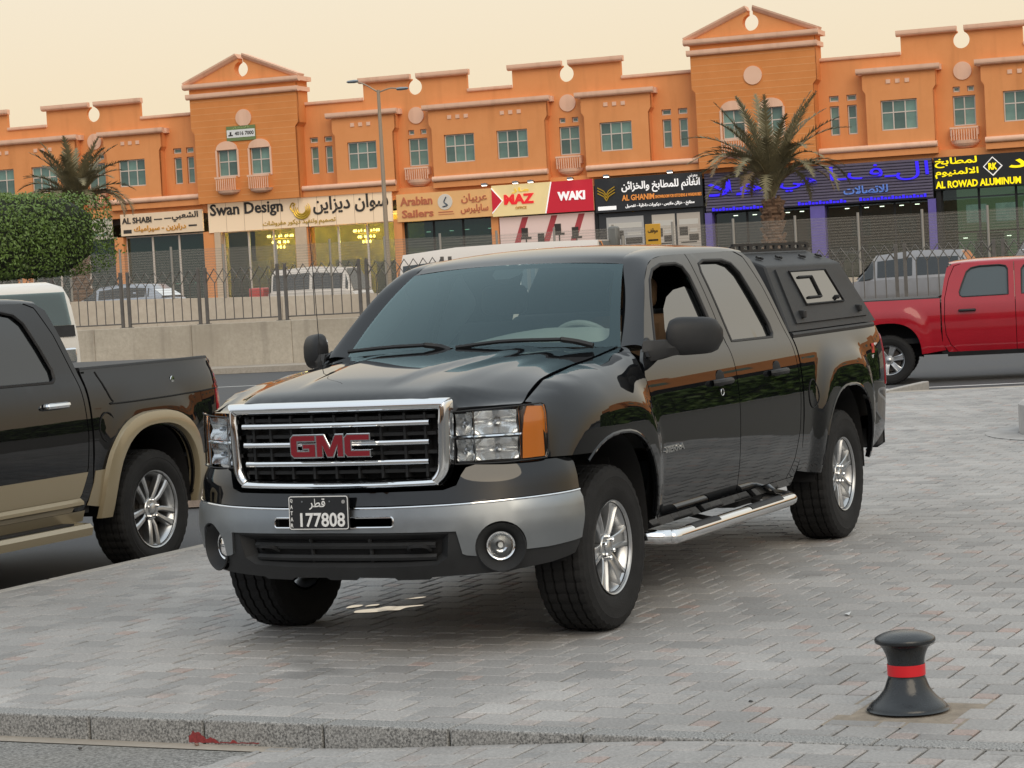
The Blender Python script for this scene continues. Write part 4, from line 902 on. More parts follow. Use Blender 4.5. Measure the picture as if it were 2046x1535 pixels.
def build_pickup(T, paint, wb, tail, amp, wheels, wy, wr, glass_m, lower=None, lower_z=.72, flare=None, rail_z=1.288, wscale=1., rot=0., handle_m=None, nl=6, fw=.60, ft=.78):
    """plainer crew-cab pickup from the same body pieces"""
    sd = Side(wb, amp, tail=tail, fw=fw, ft=ft); mp = sd.map()
    bo = [(x, z if z < 1.25 else rail_z) for x, z in bed_outline(wb, tail)]
    fo = [(-.497, .48), (-.542, .48), (-.545, .88), (-.508, 1.10), (-.482, 1.20), (-.528, 1.26), (.5, 1.20), (.628, 1.10), (.632, .60), (.52, .48)] + arch(0., zlo=.48)
    for nm, ol, hole in (('front_door', FD, [FW]), ('rear_door', RD, [RW]), ('cab_corner', CC, []), ('bed_side', bo, []), ('front_fender', fo, [])):
        me = panel_mesh(nm, ol, mp, .06, hole, .022); a, b = both_sides(nm, me, paint, T)
        for sg, d in ((1, a), (-1, b)):
            if hole:
                pts = [Vector((p[0], sg*(sd(*p)-.004), p[1])) for p in resample(hole[0], .06)]; pts += pts[:2]
                MB().tube(pts, .012, 5, False).build('window_seal', M_plast, d)
                hx = -1.50 if nm == 'front_door' else -2.47; hz = 1.10 if not lower else 1.16; y0 = sg*sd(hx, hz)
                g = [(hx-.11, y0+sg*.004, hz), (hx-.09, y0+sg*.035, hz), (hx+.09, y0+sg*.035, hz), (hx+.11, y0+sg*.004, hz)]
                MB().tube(spline(g, 4), .020, 8).build('door_handle', handle_m or M_plast, d)
    for sg in (1, -1):
        for nm, h in (('front_side_window', FW), ('rear_side_window', RW)):
            me = panel_mesh(nm, offset_poly(h, .01), sd.map(-.02), .1, hem=0); new_obj(nm, me if sg > 0 else mirrored(me), T, glass_m)
        A = None
        for cx in (0., -wb):
            A = resample(arch(cx, .50, .545, zlo=.40), .06, False); MB().loft([[(x, sg*yy, z) for x, z in A] for yy in (.95, .70, .52)]).build('arch_liner', M_dark, T); MB().prism(arch(cx, .50, .545, zlo=.40), lambda x, z: (x, sg*.53, z), lambda x, z: (x, sg*.52, z)).build('arch_liner', M_dark, T)
        MB().loft([[(x, sg*.93, .45), (x, sg*.94, 1.2)] for x in (-.56, -2.86)]).build('inner_skin', M_dark, T)
        MB().loft([[(x, sg*y, z) for y, z in ((.955, .47), (.93, .40), (.84, .40), (.84, .50))] for x in (-.52, -1.6, -2.78)]).build('rocker', lower or M_plast, T)
        me = panel_mesh('tail_lamp', [(tail+.14, .90), (tail+.012, .90), (tail+.002, 1.22), (tail+.05, 1.255), (tail+.12, 1.22)], sd.map(.006), .06, hem=.02); new_obj('tail_lamp', me if sg > 0 else mirrored(me), T, M_redl)
        fixn(MB().loft([[(x, sg*(sd(x, 1.28)-.11), rail_z-.006), (x, sg*(sd(x, 1.28)-.11), rail_z+.018), (x, sg*(sd(x, rail_z)-.012), rail_z+.018), (x, sg*(sd(x, rail_z)-.001), rail_z+.004), (x, sg*(sd(x, rail_z)), rail_z-.006)] for x in np.linspace(tail+.06, -2.87, 14)], closed=True, caps=True).build('bed_rail', M_plast, T))
        for x, s_ in ((0., sg), (-wb, sg)):
            w_ = put_wheel(wheels, T, (x, sg*wy, wr/wscale), sg > 0, rot, nl, detail=lower is not None); w_.scale = (1, 1/wscale, 1)
        if lower:
            for nm, ol in (('door_band', [(-.56, .475), (-.56, lower_z), (-1.76, lower_z), (-1.76, .472)]), ('door_band', [(-1.785, .472), (-1.785, lower_z), (-2.782, lower_z), (-2.72, .58), (-2.63, .472)]), ('bed_band', [(-2.87, lower_z), (-2.855, .64), (-2.80, .50), (-wb+.50, .46), (-wb+.50, lower_z)]), ('bed_band', [(-wb-.50, lower_z), (-wb-.50, .48), (tail+.35, .535), (tail+.13, .605), (tail+.055, lower_z)])):
                me = panel_mesh(nm, ol, sd.map(.005), .08, hem=.006); new_obj(nm, me if sg > 0 else mirrored(me), T, lower)
            MB().loft([[(x, sg*y, z) for y, z in ((.985, .555), (1.012, .535), (1.012, .515), (.97, .50))] for x in (-.58, -1.7, -2.70)]).build('door_moulding', lower, T)
        if flare:
            for cx in (0., -wb):
                o_ = arch(cx, .62, .63, 2.6, .43, .40); i_ = arch(cx, .512, .545, 2.5, .42, .40)
                k = min(len(o_), len(i_)); n = 40
                ro, ri = resample_n(o_, n), resample_n(i_, n)
                MB().loft([[Vector((x, sg*(sd(x, z)+o), z)) for x, z in ring] for ring, o in ((ro, .002), ([(a*.93+b*.07, c*.93+d*.07) for (a, c), (b, d) in zip(ro, ri)], .032), ([(a*.5+b*.5, c*.5+d*.5) for (a, c), (b, d) in zip(ro, ri)], .045), ([(a*.06+b*.94, c*.06+d*.94) for (a, c), (b, d) in zip(ro, ri)], .042), (ri, .03), (ri, -.05))]).build('wheel_flare', flare, T, ang=45)
    cab_shell(T, sd, paint)
    MB().box(tail-.0, tail+.05, -.86, .86, .68, rail_z).build('tailgate', paint, T, bev=.02)
    MB().box(tail-.10, tail+.12, -.93, .93, .48, .66).build('rear_bumper', M_chrome if lower else M_plast, T, bev=.02)
    MB().box(tail+.05, -2.87, -.86, .86, .62, .70).build('bed_floor', M_dark, T)
    MB().box(-2.9, -2.868, -.93, .93, .60, rail_z-.01).build('bed_front', paint, T)
    MB().loft([[(-2.73, .60*u, 1.80), (-2.80, .80*u, 1.5), (-2.835, .93*u, 1.25), (-2.835, .93*u, .5)] for u in np.linspace(-1, 1, 9)]).build('cab_rear', paint, T)
    me = panel_mesh('windscreen', [(-1, 0), (1, 0), (1, 1), (-1, 1)], ws_map(), .15, hem=0, out=(1, 0, 1)); new_obj('windscreen', me, T, M_glass_ws)
    MB().loft([[(x, y*k, z-.05*(y/.8)**2*(x > .3)) for y in np.linspace(-.83, .83, 9)] for x, z, k in ((-.62, 1.34, 1), (0, 1.29, 1), (.6, 1.22, .98), (.86, 1.12, .9), (.93, .9, .9), (.9, .5, .9))]).build('hood', paint, T)
    MB().box(-2.7, -.45, -.86, .86, .5, .58).box(-1.75, -1.55, -.70, .70, .6, 1.45).box(-2.66, -2.45, -.70, .70, .6, 1.45).build('cabin', M_dark, T)
    for sg in (1, -1): MB().box(tail+.2, .6, *sorted((sg*.42, sg*.5)), .42, .55).build('frame_rail', M_dark, T)
    MB().tube([(-wb, -.75, .4), (-wb, .75, .4)], .05, 8).build('rear_axle', M_dark, T)
    return sd
def resample_n(pts, n):
    P = np.array(pts); d = np.concatenate([[0], np.cumsum(np.hypot(*np.diff(P, axis=0).T))]); t = np.linspace(0, d[-1], n)
    return [(float(np.interp(a, d, P[:, 0])), float(np.interp(a, d, P[:, 1]))) for a in t]

# ---- black and tan pickup in the parking bay
M_bp = mat('black_paint_b', (.006, .006, .007), .5, coat=1., spec=.0, coatr=.02, coatior=1.5)
M_tan = mat('tan_paint', (.32, .265, .17), .35, metal=.35, coat=.6)
T2 = thing('pickup_truck', 'black and tan pickup with bright twin-spoke wheel, half out of frame in the parking bay', 'pickup truck', (.31, -4.885, -.152))
T2.scale = (1, 1, 1.045)
w20 = make_wheel(.418, .275, .262, 5, 'twin')
sd2 = build_pickup(T2, M_bp, 3.56, -4.56, .02, w20, .862, .415, glass('smoked_glass', (.04, .05, .05), .3, (.012, .014, .016), ior=1.75), M_tan, .715, M_tan, 1.362, 1.045, .3, M_chrome, 5)
M_seam = mat('panel_gap', (.004, .004, .004), .9)
for pts in ([(-3.02, 1.345), (-3.08, 1.20), (-3.12, 1.145), (-3.18, 1.13), (-4.40, 1.15), (-4.44, 1.19), (-4.45, 1.345)],):
    MB().tube([Vector((x, sd2(x, z)+.0005, z)) for x, z in resample(spline(pts, 4), .04, False)], .006, 5).build('storage_lid_gap', M_seam, T2)
MB().lathe([(.0005, .006), (.022, .005), (.024, 0)], 14, Matrix.Translation((-3.88, sd2(-3.88, 1.245), 1.245)) @ Matrix.Rotation(R(-90), 4, 'X')).build('storage_lock', M_chrome, T2)
MB().tube([Vector((-3.02+.085*math.cos(t), sd2(-3.02, 1.0)+.001, .985+.095*math.sin(t))) for t in np.linspace(0, 2*math.pi, 28)], .005, 5, False).build('fuel_flap', M_seam, T2)
MB().box(-4.42, -2.90, -.80, .80, 1.345, 1.372).build('bed_cover', mat('vinyl_cover', (.02, .02, .022), .6), T2, bev=.008)
for sg in (1, -1):
    st = MB().loft([[(x, sg*y, z) for y, z in ((.86, .40), (.90, .405), (1.05, .395), (1.075, .37), (1.06, .32), (.88, .315))] for x in (-.75, -1.8, -2.58, -2.70)], closed=True, caps=True).build('running_board', M_tan, T2); fixn(st)
    MB().box(-2.55, -.8, *sorted((sg*.90, sg*1.03)), .398, .409).build('step_pad', M_plast, st)
# ---- red pickup passing on the road behind
M_red = mat('red_paint', (.33, .002, .012), .4, coat=1., coatr=.06, spec=.2, var=.1, vscale=1.5)
hd = R(103.8)
T3 = thing('pickup_truck', 'bright red pickup on the road behind the paving, cut off by the frame', 'pickup truck')
w17 = make_wheel(.385, .255, .222, 6)
sd3 = build_pickup(T3, M_red, 3.645, -4.74, .03, w17, .855, .385, glass('blue_grey_glass', (.10, .13, .13), .55, (.10, .13, .14), ior=1.6), None, .7, None, 1.300, 1., .2)
MB().box(-4.65, -2.9, -.84, .84, 1.296, 1.318).build('bed_cover', M_plast, T3)
fx = Vector((math.cos(hd), math.sin(hd), 0)); rear = Vector((-23.77, -4.73, 0)); lft = Vector((-fx.y, fx.x, 0))
o3 = rear + fx*3.645 + lft*.86
T3.scale = (1, 1, .965); T3.location = (o3.x, o3.y, -.155); T3.rotation_euler = (0, 0, hd)
# ================================================================== walls, fences and traffic between the road and the shops
ROT = R(96); P0 = Vector((-38.86, -30.5, 0)); TU = Vector((math.cos(ROT), math.sin(ROT), 0)); TN = Vector((math.sin(ROT), -math.cos(ROT), 0))   # along / towards camera
def at(u, off, z=0.): return P0+TU*u+TN*off+Vector((0, 0, z))
wtop = lambda u: interp(u, [-20, 8, 20, 45], [1.10, 1.04, .66, .5])
M_wall = ground_mat('road_wall', (.40, .355, .29), (.50, .45, .37), (.33, .285, .225), 9, .9, .25, .45)
# vertical streaks of rain dirt on the wall
def streaks(m, dirt=(.22, .19, .155), amt=.55, sx=2.2):
    n = m.node_tree; b = n.nodes['Principled BSDF']; L = n.links.new; tc = n.nodes.new('ShaderNodeTexCoord'); mp_ = n.nodes.new('ShaderNodeMapping'); mp_.inputs['Scale'].default_value = (sx, 1, .12)
    nz = n.nodes.new('ShaderNodeTexNoise'); nz.inputs['Scale'].default_value = 1.6; nz.inputs['Detail'].default_value = 5; L(tc.outputs['Object'], mp_.inputs[0]); L(mp_.outputs[0], nz.inputs[0])
    mr = n.nodes.new('ShaderNodeMapRange'); mr.inputs['From Min'].default_value = .52; mr.inputs['From Max'].default_value = .75; mr.inputs['To Max'].default_value = amt; L(nz.outputs['Fac'], mr.inputs[0])
    src = b.inputs['Base Color'].links[0].from_socket; mx = n.nodes.new('ShaderNodeMix'); mx.data_type = 'RGBA'; L(mr.outputs[0], mx.inputs['Factor']); L(src, mx.inputs['A']); mx.inputs['B'].default_value = (*dirt, 1); L(mx.outputs['Result'], b.inputs['Base Color'])
streaks(M_wall)
def bgthing(name, label, cat, u, off, z=0., group=None): t = thing(name, label, cat, at(u, off, z), ROT, group); return t
W = bgthing('road_wall', 'low stained concrete wall under the zigzag-topped metal fence', 'wall', 0, 0)
for k in range(22):
    u0 = -16+k*2.75; z0, z1 = wtop(u0), wtop(u0+2.74)
    o = MB().add([(u0, 0, -.2), (u0+2.742, 0, -.2), (u0+2.742, .28, -.2), (u0, .28, -.2), (u0, 0, z0), (u0+2.742, 0, z1), (u0+2.742, .28, z1), (u0, .28, z0)], [(0, 1, 5, 4), (1, 2, 6, 5), (2, 3, 7, 6), (3, 0, 4, 7), (4, 5, 6, 7)]).build('wall_panel', M_wall, W, smooth=False); add_bevel(o, .012, 1)
sw_ = [at(-30, .0), at(60, .0), at(60, 1.7), at(-30, 1.7)]
tag(sheet('far_pavement', [(v.x, v.y) for v in sw_], -.01, M_conc, th=.14), kind='structure')
FN = bgthing('metal_fence', 'grey metal railing with a zigzag top along the low concrete wall', 'fence', 0, 0)
M_fen = mat('fence_grey', (.115, .105, .095), .55, var=.2, vscale=4)
bar_m = {}
for k in range(-5, 19):
    pu = -.71+2.185*k; b0 = wtop(pu+1)+.005; ht = 1.38
    for du in (0., 1.985):
        if 'p' not in bar_m: bar_m['p'] = MB().box(-.035, .035, .10, .17, 0, 1.40).box(-.07, .07, .07, .20, 0, .012).mesh('post', False); bar_m['p'].materials.append(M_fen)
        o = new_obj('post', bar_m['p'], FN); o.location = (pu+du, 0, wtop(pu+du)+.002)
    if 'r' not in bar_m:
        bar_m['r'] = MB().tube([(0, .135, 0), (1.985, .135, 0)], .018, 5).mesh('rail'); bar_m['r'].materials.append(M_fen)
        bar_m['b'] = MB().tube([(0, .135, 0), (0, .135, .93)], .014, 5).mesh('bar'); bar_m['b'].materials.append(M_fen)
        n = 8; st = 1.985/n
        for ph in (0, 1): q = MB().tube([(i*st/1., .135+ph*.01, (0 if (i+ph) % 2 == 0 else .36)) for i in range(n+1)], .020, 4).mesh('zigzag_rod', False); q.materials.append(M_fen); bar_m[ph] = q
    o = new_obj('rail', bar_m['r'], FN); o.location = (pu, 0, b0+.09)
    for i in range(1, 8): o = new_obj('bar', bar_m['b'], FN); o.location = (pu+i*1.985/8, 0, b0+.09)
    for ph in (0, 1): o = new_obj('zigzag_rod', bar_m[ph], FN); o.location = (pu, 0, b0+1.0)
# concrete barrier with a tall wire net behind the road
btop = lambda u: interp(u, [-20, -4, 3, 19, 45], [1.95, 1.81, 1.60, 1.29, 1.1])
B = bgthing('concrete_barrier', 'pale concrete barrier below the tall wire net', 'barrier', 0, -8)
M_bar = ground_mat('barrier_concrete', (.52, .44, .35), (.60, .52, .42), (.46, .385, .30), 6, .9, .2, .5)
for k in range(18):
    u0 = -22+k*4.; o = MB().loft([[(u, -.06, -.2), (u, 0, .3), (u, .06, btop(u)), (u, .26, btop(u)), (u, .36, -.2)] for u in (u0, u0+3.985)], closed=True, caps=True).build('barrier_block', M_bar, B, smooth=False); fixn(o)
NT = bgthing('wire_net_fence', 'tall grey wire net fence on posts behind the concrete barrier', 'fence', 0, -8.15)
M_net = bpy.data.materials.new('wire_net'); M_net.use_nodes = True; n_ = M_net.node_tree; n_.nodes.clear(); L_ = n_.links.new
o_ = n_.nodes.new('ShaderNodeOutputMaterial'); tr = n_.nodes.new('ShaderNodeBsdfTransparent'); df = n_.nodes.new('ShaderNodeBsdfDiffuse'); df.inputs[0].default_value = (.34, .31, .27, 1); ms = n_.nodes.new('ShaderNodeMixShader')
tc_ = n_.nodes.new('ShaderNodeTexCoord'); wv = n_.nodes.new('ShaderNodeTexWave'); wv.wave_type = 'BANDS'; wv.bands_direction = 'Z'; wv.inputs['Scale'].default_value = 4.2; wv.inputs['Distortion'].default_value = .0; L_(tc_.outputs['Object'], wv.inputs[0])
mr_ = n_.nodes.new('ShaderNodeMapRange'); mr_.inputs['To Min'].default_value = .16; mr_.inputs['To Max'].default_value = .40; L_(wv.outputs['Fac'], mr_.inputs[0]); L_(mr_.outputs[0], ms.inputs[0]); L_(tr.outputs[0], ms.inputs[1]); L_(df.outputs[0], ms.inputs[2]); L_(ms.outputs[0], o_.inputs[0])
ntop = lambda u: interp(u, [-5, 20], [3.17, 2.86])
M_pst = mat('galvanised_post', (.30, .28, .25), .5, metal=.3)
for k in range(-9, 26):
    u = -3.1+k*1.665; o = MB().tube([(0, -.08, btop(u)), (0, -.08, ntop(u)+.10)], .035, 8).build('post', M_pst, NT); o.location = (u, 0, 0)
    z0a, z0b, z1a, z1b = btop(u)+.02, btop(u+1.665)+.02, ntop(u), ntop(u+1.665)
    MB().add([(u+.04, -.085, z0a), (u+1.625, -.085, z0b), (u+1.625, -.085, z1b), (u+.04, -.085, z1a)], [(0, 1, 2, 3)]).build('net_panel', M_net, NT, smooth=False)
sv = [at(-60, -8.4), at(90, -8.4), at(90, -62), at(-60, -62)]
tag(sheet('service_road', [(v.x, v.y) for v in sv], .60, mat('service_asphalt', (.12, .115, .11), .9, var=.2, vscale=.6), th=.6), kind='structure')

# ---- ordinary cars: shell from side stations, glazed upper part, wheels
def car(label, cat, u, off, z, rz, L, Wd, H, paint, st, gm, group=None, name='parked_car'):
    """st: (x/L, bottom z, belt z, roof z or None, half-width scale)"""
    T = thing(name, label, cat, at(u, off, z), rz, group); hw = Wd/2; low = []; top = []
    for x, zb, zl, zr, k in st:
        X = x*L; low.append([(X, -hw*k*.90, zb), (X, -hw*k, zb+.12), (X, -hw*k, zl*.7), (X, -hw*k*.96, zl), (X, 0, zl+.03), (X, hw*k*.96, zl), (X, hw*k, zl*.7), (X, hw*k, zb+.12), (X, hw*k*.90, zb)])
        if zr: top.append((X, zl, zr, k))
    fixn(MB().loft(low, caps=True).build('body', paint, T, ang=40))
    rings = [[(X, -hw*k*.94, zl), (X, -hw*k*.80, zl+(zr-zl)*.80), (X, -hw*k*.66, zr), (X, hw*k*.66, zr), (X, hw*k*.80, zl+(zr-zl)*.80), (X, hw*k*.94, zl)] for X, zl, zr, k in top]
    fixn(MB().loft(rings).build('roof', paint, T, ang=40))
    for s in (-1, 1):                        # side windows, just proud of the pillars
        for i in range(len(top)-1):
            (Xa, la, ra, ka), (Xb, lb, rb, kb) = top[i], top[i+1]; g = .05*(1 if Xb > Xa else -1)
            q = lambda X, l, r, k, f: (X, s*(hw*k*(.94-.14*f/.80)+.008), l+(r-l)*f)
            if abs(ra-la) < .15 and abs(rb-lb) < .15: continue
            MB().add([q(Xa+g, la, ra, ka, .10), q(Xb-g, lb, rb, kb, .10), q(Xb-g, lb, rb, kb, .76), q(Xa+g, la, ra, ka, .76)], [(0, 1, 2, 3)]).build('side_window', gm, T, smooth=False)
    for (Xa, la, ra, ka), (Xb, lb, rb, kb), nm in ((top[0], top[1], 'windscreen'), (top[-1], top[-2], 'rear_window')):
        d = .02 if nm == 'windscreen' else -.02
        MB().add([(Xa+d, -hw*ka*.80, la+.05), (Xa+d, hw*ka*.80, la+.05), (Xb+d, hw*kb*.62, rb-.03), (Xb+d, -hw*kb*.62, rb-.03)], [(0, 1, 2, 3)]).build(nm, gm, T, smooth=False)
    wr_ = .33 if H < 2.2 else .38
    for x in (.30, -.30):
        for s in (-1, 1):
            w_ = MB().lathe([(.0005, .05), (.20, .06), (.22, .10), (wr_, .09), (wr_, -.09), (.0005, -.09)], 24, Matrix.Rotation(R(-90*s), 4, 'X')).build('wheel', M_rub, T); w_.location = (x*L, s*(hw-.08), wr_)
            h_ = MB().lathe([(.0005, .075), (.06, .085), (.2, .066)], 18, Matrix.Rotation(R(-90*s), 4, 'X')).build('rim', M_alloy, w_)
    for s in (-1, 1):
        MB().box(st[0][0]*L-.06, st[0][0]*L+.012, *sorted((s*hw*.50, s*hw*.82)), st[0][2]*.66, st[0][2]*.86).build('headlamp', M_lens if False else M_white, T, bev=.02)
        MB().box(st[-1][0]*L-.012, st[-1][0]*L+.06, *sorted((s*hw*.55, s*hw*.86)), st[-1][2]*.70, st[-1][2]*.92).build('tail_lamp', M_redl, T, bev=.02)
    return T
HATCH = [(.5, .30, .68, None, .86), (.47, .22, .78, None, .97), (.26, .2, .95, .97, 1), (.10, .2, .97, 1.42, 1), (-.12, .2, .98, 1.50, 1), (-.34, .2, 1.0, 1.44, 1), (-.47, .22, 1.0, 1.04, .97), (-.5, .35, .92, None, .9)]
SUVS = [(.5, .40, .85, None, .88), (.47, .30, 1.0, None, .97), (.24, .28, 1.12, 1.14, 1), (.12, .28, 1.13, 1.72, 1), (-.12, .28, 1.14, 1.80, 1), (-.40, .28, 1.15, 1.76, 1), (-.485, .3, 1.15, 1.19, .97), (-.5, .42, 1.05, None, .92)]
BUSS = [(.5, .40, 1.1, None, .92), (.49, .35, 1.25, 1.28, .97), (.45, .33, 1.3, 2.50, 1), (.2, .33, 1.3, 2.62, 1), (-.1, .33, 1.3, 2.64, 1), (-.45, .33, 1.3, 2.60, 1), (-.49, .35, 1.3, 1.36, .98), (-.5, .42, 1.2, None, .95)]
VANS = [(.5, .35, .95, None, .9), (.47, .3, 1.05, 1.08, .98), (.38, .28, 1.08, 1.78, 1), (0, .28, 1.1, 1.86, 1), (-.46, .28, 1.1, 1.80, 1), (-.49, .3, 1.1, 1.15, .98), (-.5, .42, 1.0, None, .94)]
gl_dk = glass('car_glass_dark', (.08, .10, .10), .5, (.04, .05, .055), ior=1.6); gl_bl = glass('bus_glass', (.10, .13, .13), .6, (.06, .075, .08), ior=1.6)
def cp(name, c, metal=.0): return mat(name, c, .35, metal=metal, coat=.8)
car('silver blue hatchback parked behind the wire net by the green shopfront', 'car', -7.6, -16, .80, ROT+math.pi, 4.1, 1.72, 1.5, cp('silver_blue', (.34, .37, .42), .3), HATCH, gl_dk)
car('white van with wide dark windows parked under the gold-lit showroom', 'van', .55, -14, .62, ROT, 2.9, 1.7, 1.86, cp('white_van', (.66, .60, .54)), VANS, gl_dk, name='parked_van')
car('white minibus standing behind the railing, seen above the black pickup', 'minibus', 10.1, -4.6, .02, ROT+math.pi, 5.9, 2.0, 2.64, cp('white_bus', (.68, .62, .56)), BUSS, gl_bl, name='minibus')
car('grey off-road car behind the railing near the red pickup', 'car', 20.3, -4.2, .10, ROT+math.pi, 3.9, 1.85, 1.8, cp('grey_suv', (.24, .235, .24), .3), SUVS, gl_dk)
car('silver off-road car behind the grey one in front of the violet shop', 'car', 24.4, -12, .6, ROT, 4.6, 1.85, 1.8, cp('silver_suv', (.30, .30, .31), .4), SUVS, gl_dk)
# red delivery scooter
t = bgthing('delivery_scooter', 'red delivery scooter with a red box by the showroom glass', 'scooter', -1.2, -14, .6)
M_sc = mat('scooter_red', (.55, .04, .035), .4, coat=.6)
MB().box(-.62, -.12, -.24, .24, .80, 1.32).build('delivery_box', M_sc, t, bev=.04); fixn(MB().loft([[(x, y*w, z+abs(y)*-.05) for y in (-1, -.5, 0, .5, 1)] for x, w, z in ((-.6, .14, .70), (-.1, .17, .76), (.2, .16, .55), (.42, .18, .72), (.52, .20, 1.08))]).build('body', M_sc, t))
MB().tube([(.50, 0, 1.05), (.66, 0, .28)], .035, 6).build('fork', M_dark, t); MB().tube([(.42, -.33, 1.16), (.50, 0, 1.12), (.42, .33, 1.16)], .018, 6).build('handlebar', M_dark, t); MB().box(-.2, .18, -.13, .13, .74, .84).build('seat', M_dark, t, bev=.03)
for x in (-.42, .66): w_ = MB().lathe([(.10, .05), (.24, .06), (.27, .03), (.27, -.03), (.24, -.06), (.10, -.05)], 20, Matrix.Rotation(R(90), 4, 'X')).build('wheel', M_rub, t); w_.location = (x, 0, .27)
# street lamp with two arms
t = bgthing('street_lamp', 'tall double-armed street lamp in front of the shops', 'street lamp', 4.5, -10)
M_pole = mat('lamp_pole', (.34, .27, .20), .5, metal=.2); MB().tube([(.0, 0, .6), (0, 0, 3.), (0, 0, 7.37)], [.085, .07, .045], 10).build('pole', M_pole, t)
for s, dz, dx in ((-1, .30, .78), (1, -.02, .74)):
    MB().tube(spline([(0, 0, 7.30), (s*dx*.5, 0, 7.40+dz*.5), (s*dx*.9, 0, 7.37+dz)], 4), .022, 6).build('arm', M_pole, t)
    hd_ = MB().lathe([(.0005, -.05), (.07, -.03), (.09, .06), (.07, .22), (.0005, .27)], 12, Matrix.Translation((s*(dx-.12), 0, 7.37+dz)) @ Matrix.Rotation(R(90*s), 4, 'Y') @ Matrix.Diagonal((.55, 1, 1.2, 1))).build('lamp_head', M_satin, t); fixn(hd_)
# yellow notice on a post, grey camera housing
t = bgthing('notice_sign', 'small yellow notice board on a post behind the black pickup', 'sign', 13.9, -5, 0); MB().tube([(0, .03, .0), (0, .03, 2.9)], .03, 8).build('post', M_pst, t); MB().box(-.2, .2, -.02, .01, 2.40, 2.95).build('board', mat('sign_yellow', (.62, .33, .03), .5), t, bev=.01)
wr_me = text_mesh('موقف', .26, .14, .01, .02, True)
o = new_obj('lettering', wr_me, t, M_dark); o.location = (-.13, -.025, 2.70); MB().box(-.13, .13, -.03, -.021, 2.52, 2.56).build('dash', M_dark, t)
t = bgthing('camera_post', 'grey traffic camera housing on a post behind the black pickup', 'camera post', 12.87, -5, 0); MB().tube([(0, 0, .0), (0, 0, 2.4)], .06, 8).build('post', M_pst, t); MB().box(-.14, .12, -.14, .14, 2.35, 2.95).build('housing', mat('housing_grey', (.14, .14, .13), .5), t, bev=.06); MB().tube([(.22, 0, 2.3), (.22, 0, 2.70)], .05, 8).build('flash_tube', M_pst, t)

# ---- date palms
M_fr1 = mat('palm_green', (.185, .158, .085), .7, var=.35, vscale=2.5); M_fr2 = mat('palm_dry', (.20, .14, .075), .8, var=.3, vscale=2.5); M_trk = mat('palm_trunk', (.16, .095, .06), .95, var=.4, vscale=5, bump=.8, bscale=8)
def frond(L, droop, rg, leaf=.42):
    V = []; F = []; n = 30; pts = []
    for i in range(n+1):
        f = i/n; a = R(78)-droop*f**1.25; 
        if i == 0: p = Vector((0, 0, 0))
        else: p = pts[-1]+Vector((math.cos(a), 0, math.sin(a)))*L/n
        pts.append(p)
    mb = MB().tube(pts[::3], [.026*(1-.85*i/10) for i in range(11)], 5)
    for i in range(4, n+1):
        f = i/n; d = (pts[i]-pts[i-1]).normalized(); up = Vector((-d.z, 0, d.x)); ll = leaf*(math.sin(math.pi*min(1, .12+f*.86))**.6)*rg.uniform(.85, 1.15)
        for s in (-1, 1):
            for e in (0, .5):
                b = pts[i]-d*(L/n)*e; sw = rg.uniform(.50, .75); dr = (d*sw+Vector((0, s, 0))*rg.uniform(.55, .8)+up*rg.uniform(.05, .35)).normalized(); tip = b+dr*ll+Vector((0, 0, -.10*ll)); sd_ = d*.034
                mb.add([b-sd_, b+sd_, tip], [(0, 1, 2)])
    return mb
def palm(label, u, off, zb, zt, crown, nf, seed, L=2.5):
    t = bgthing('palm_tree', label, 'palm tree', u, off, zb); rg = random.Random(seed); h = zt-zb
    mb = MB(); n = 26; pr = []
    for k in range(n*2+1): z = h*k/(n*2); pr.append((.30-.06*k/(n*2)+(.035 if k % 2 else 0)+.05*(k > n*1.7), z))
    mb.lathe(pr, 14)
    mb.V = [(x+.03*math.sin(z*5+y*9), y+.03*math.cos(z*4+x*7), z) for x, y, z in mb.V]
    mb.build('trunk', M_trk, t)
    for k in range(46):                      # cut leaf bases
        a = k*2.4; z = h*(.30+.68*k/46); MB().box(-.05, .05, -.04, .04, 0, .22, Matrix.Translation((.27*math.cos(a), .27*math.sin(a), z)) @ Matrix.Rotation(a, 4, 'Z') @ Matrix.Rotation(R(28), 4, 'Y')).build('leaf_base', M_trk, t)
    kinds = []
    for d in (.5, 1.0, 1.45, 1.9, 2.35, 2.75):
        for q in (0, 1): me = frond(L*rg.uniform(.9, 1.08), d, rg).mesh('frond', False); kinds.append(me)
    for me in kinds: me.materials.append(None)
    for k in range(nf):
        f = k/nf; i = min(11, int(f*6)*2+k % 2); me = kinds[i]
        o = new_obj('frond', me, t); o.material_slots[0].link = 'OBJECT'; o.material_slots[0].material = M_fr2 if f > .80 and rg.random() < .7 else M_fr1
        o.location = (0, 0, h+.05-.25*f); o.rotation_euler = (rg.uniform(-.08, .08), rg.uniform(-.1, .1), k*2.399+rg.uniform(-.2, .2)); s = rg.uniform(.88, 1.08); o.scale = (s, s, s)
    return t
palm('date palm with a thick reddish trunk in front of the violet shop', 13.95, -18, .6, 3.75, 0, 50, 5, 3.3)
palm('date palm behind the clipped hedge, in front of the hidden shop', -10.15, -18, .6, 4.75, 0, 48, 9, 2.75)

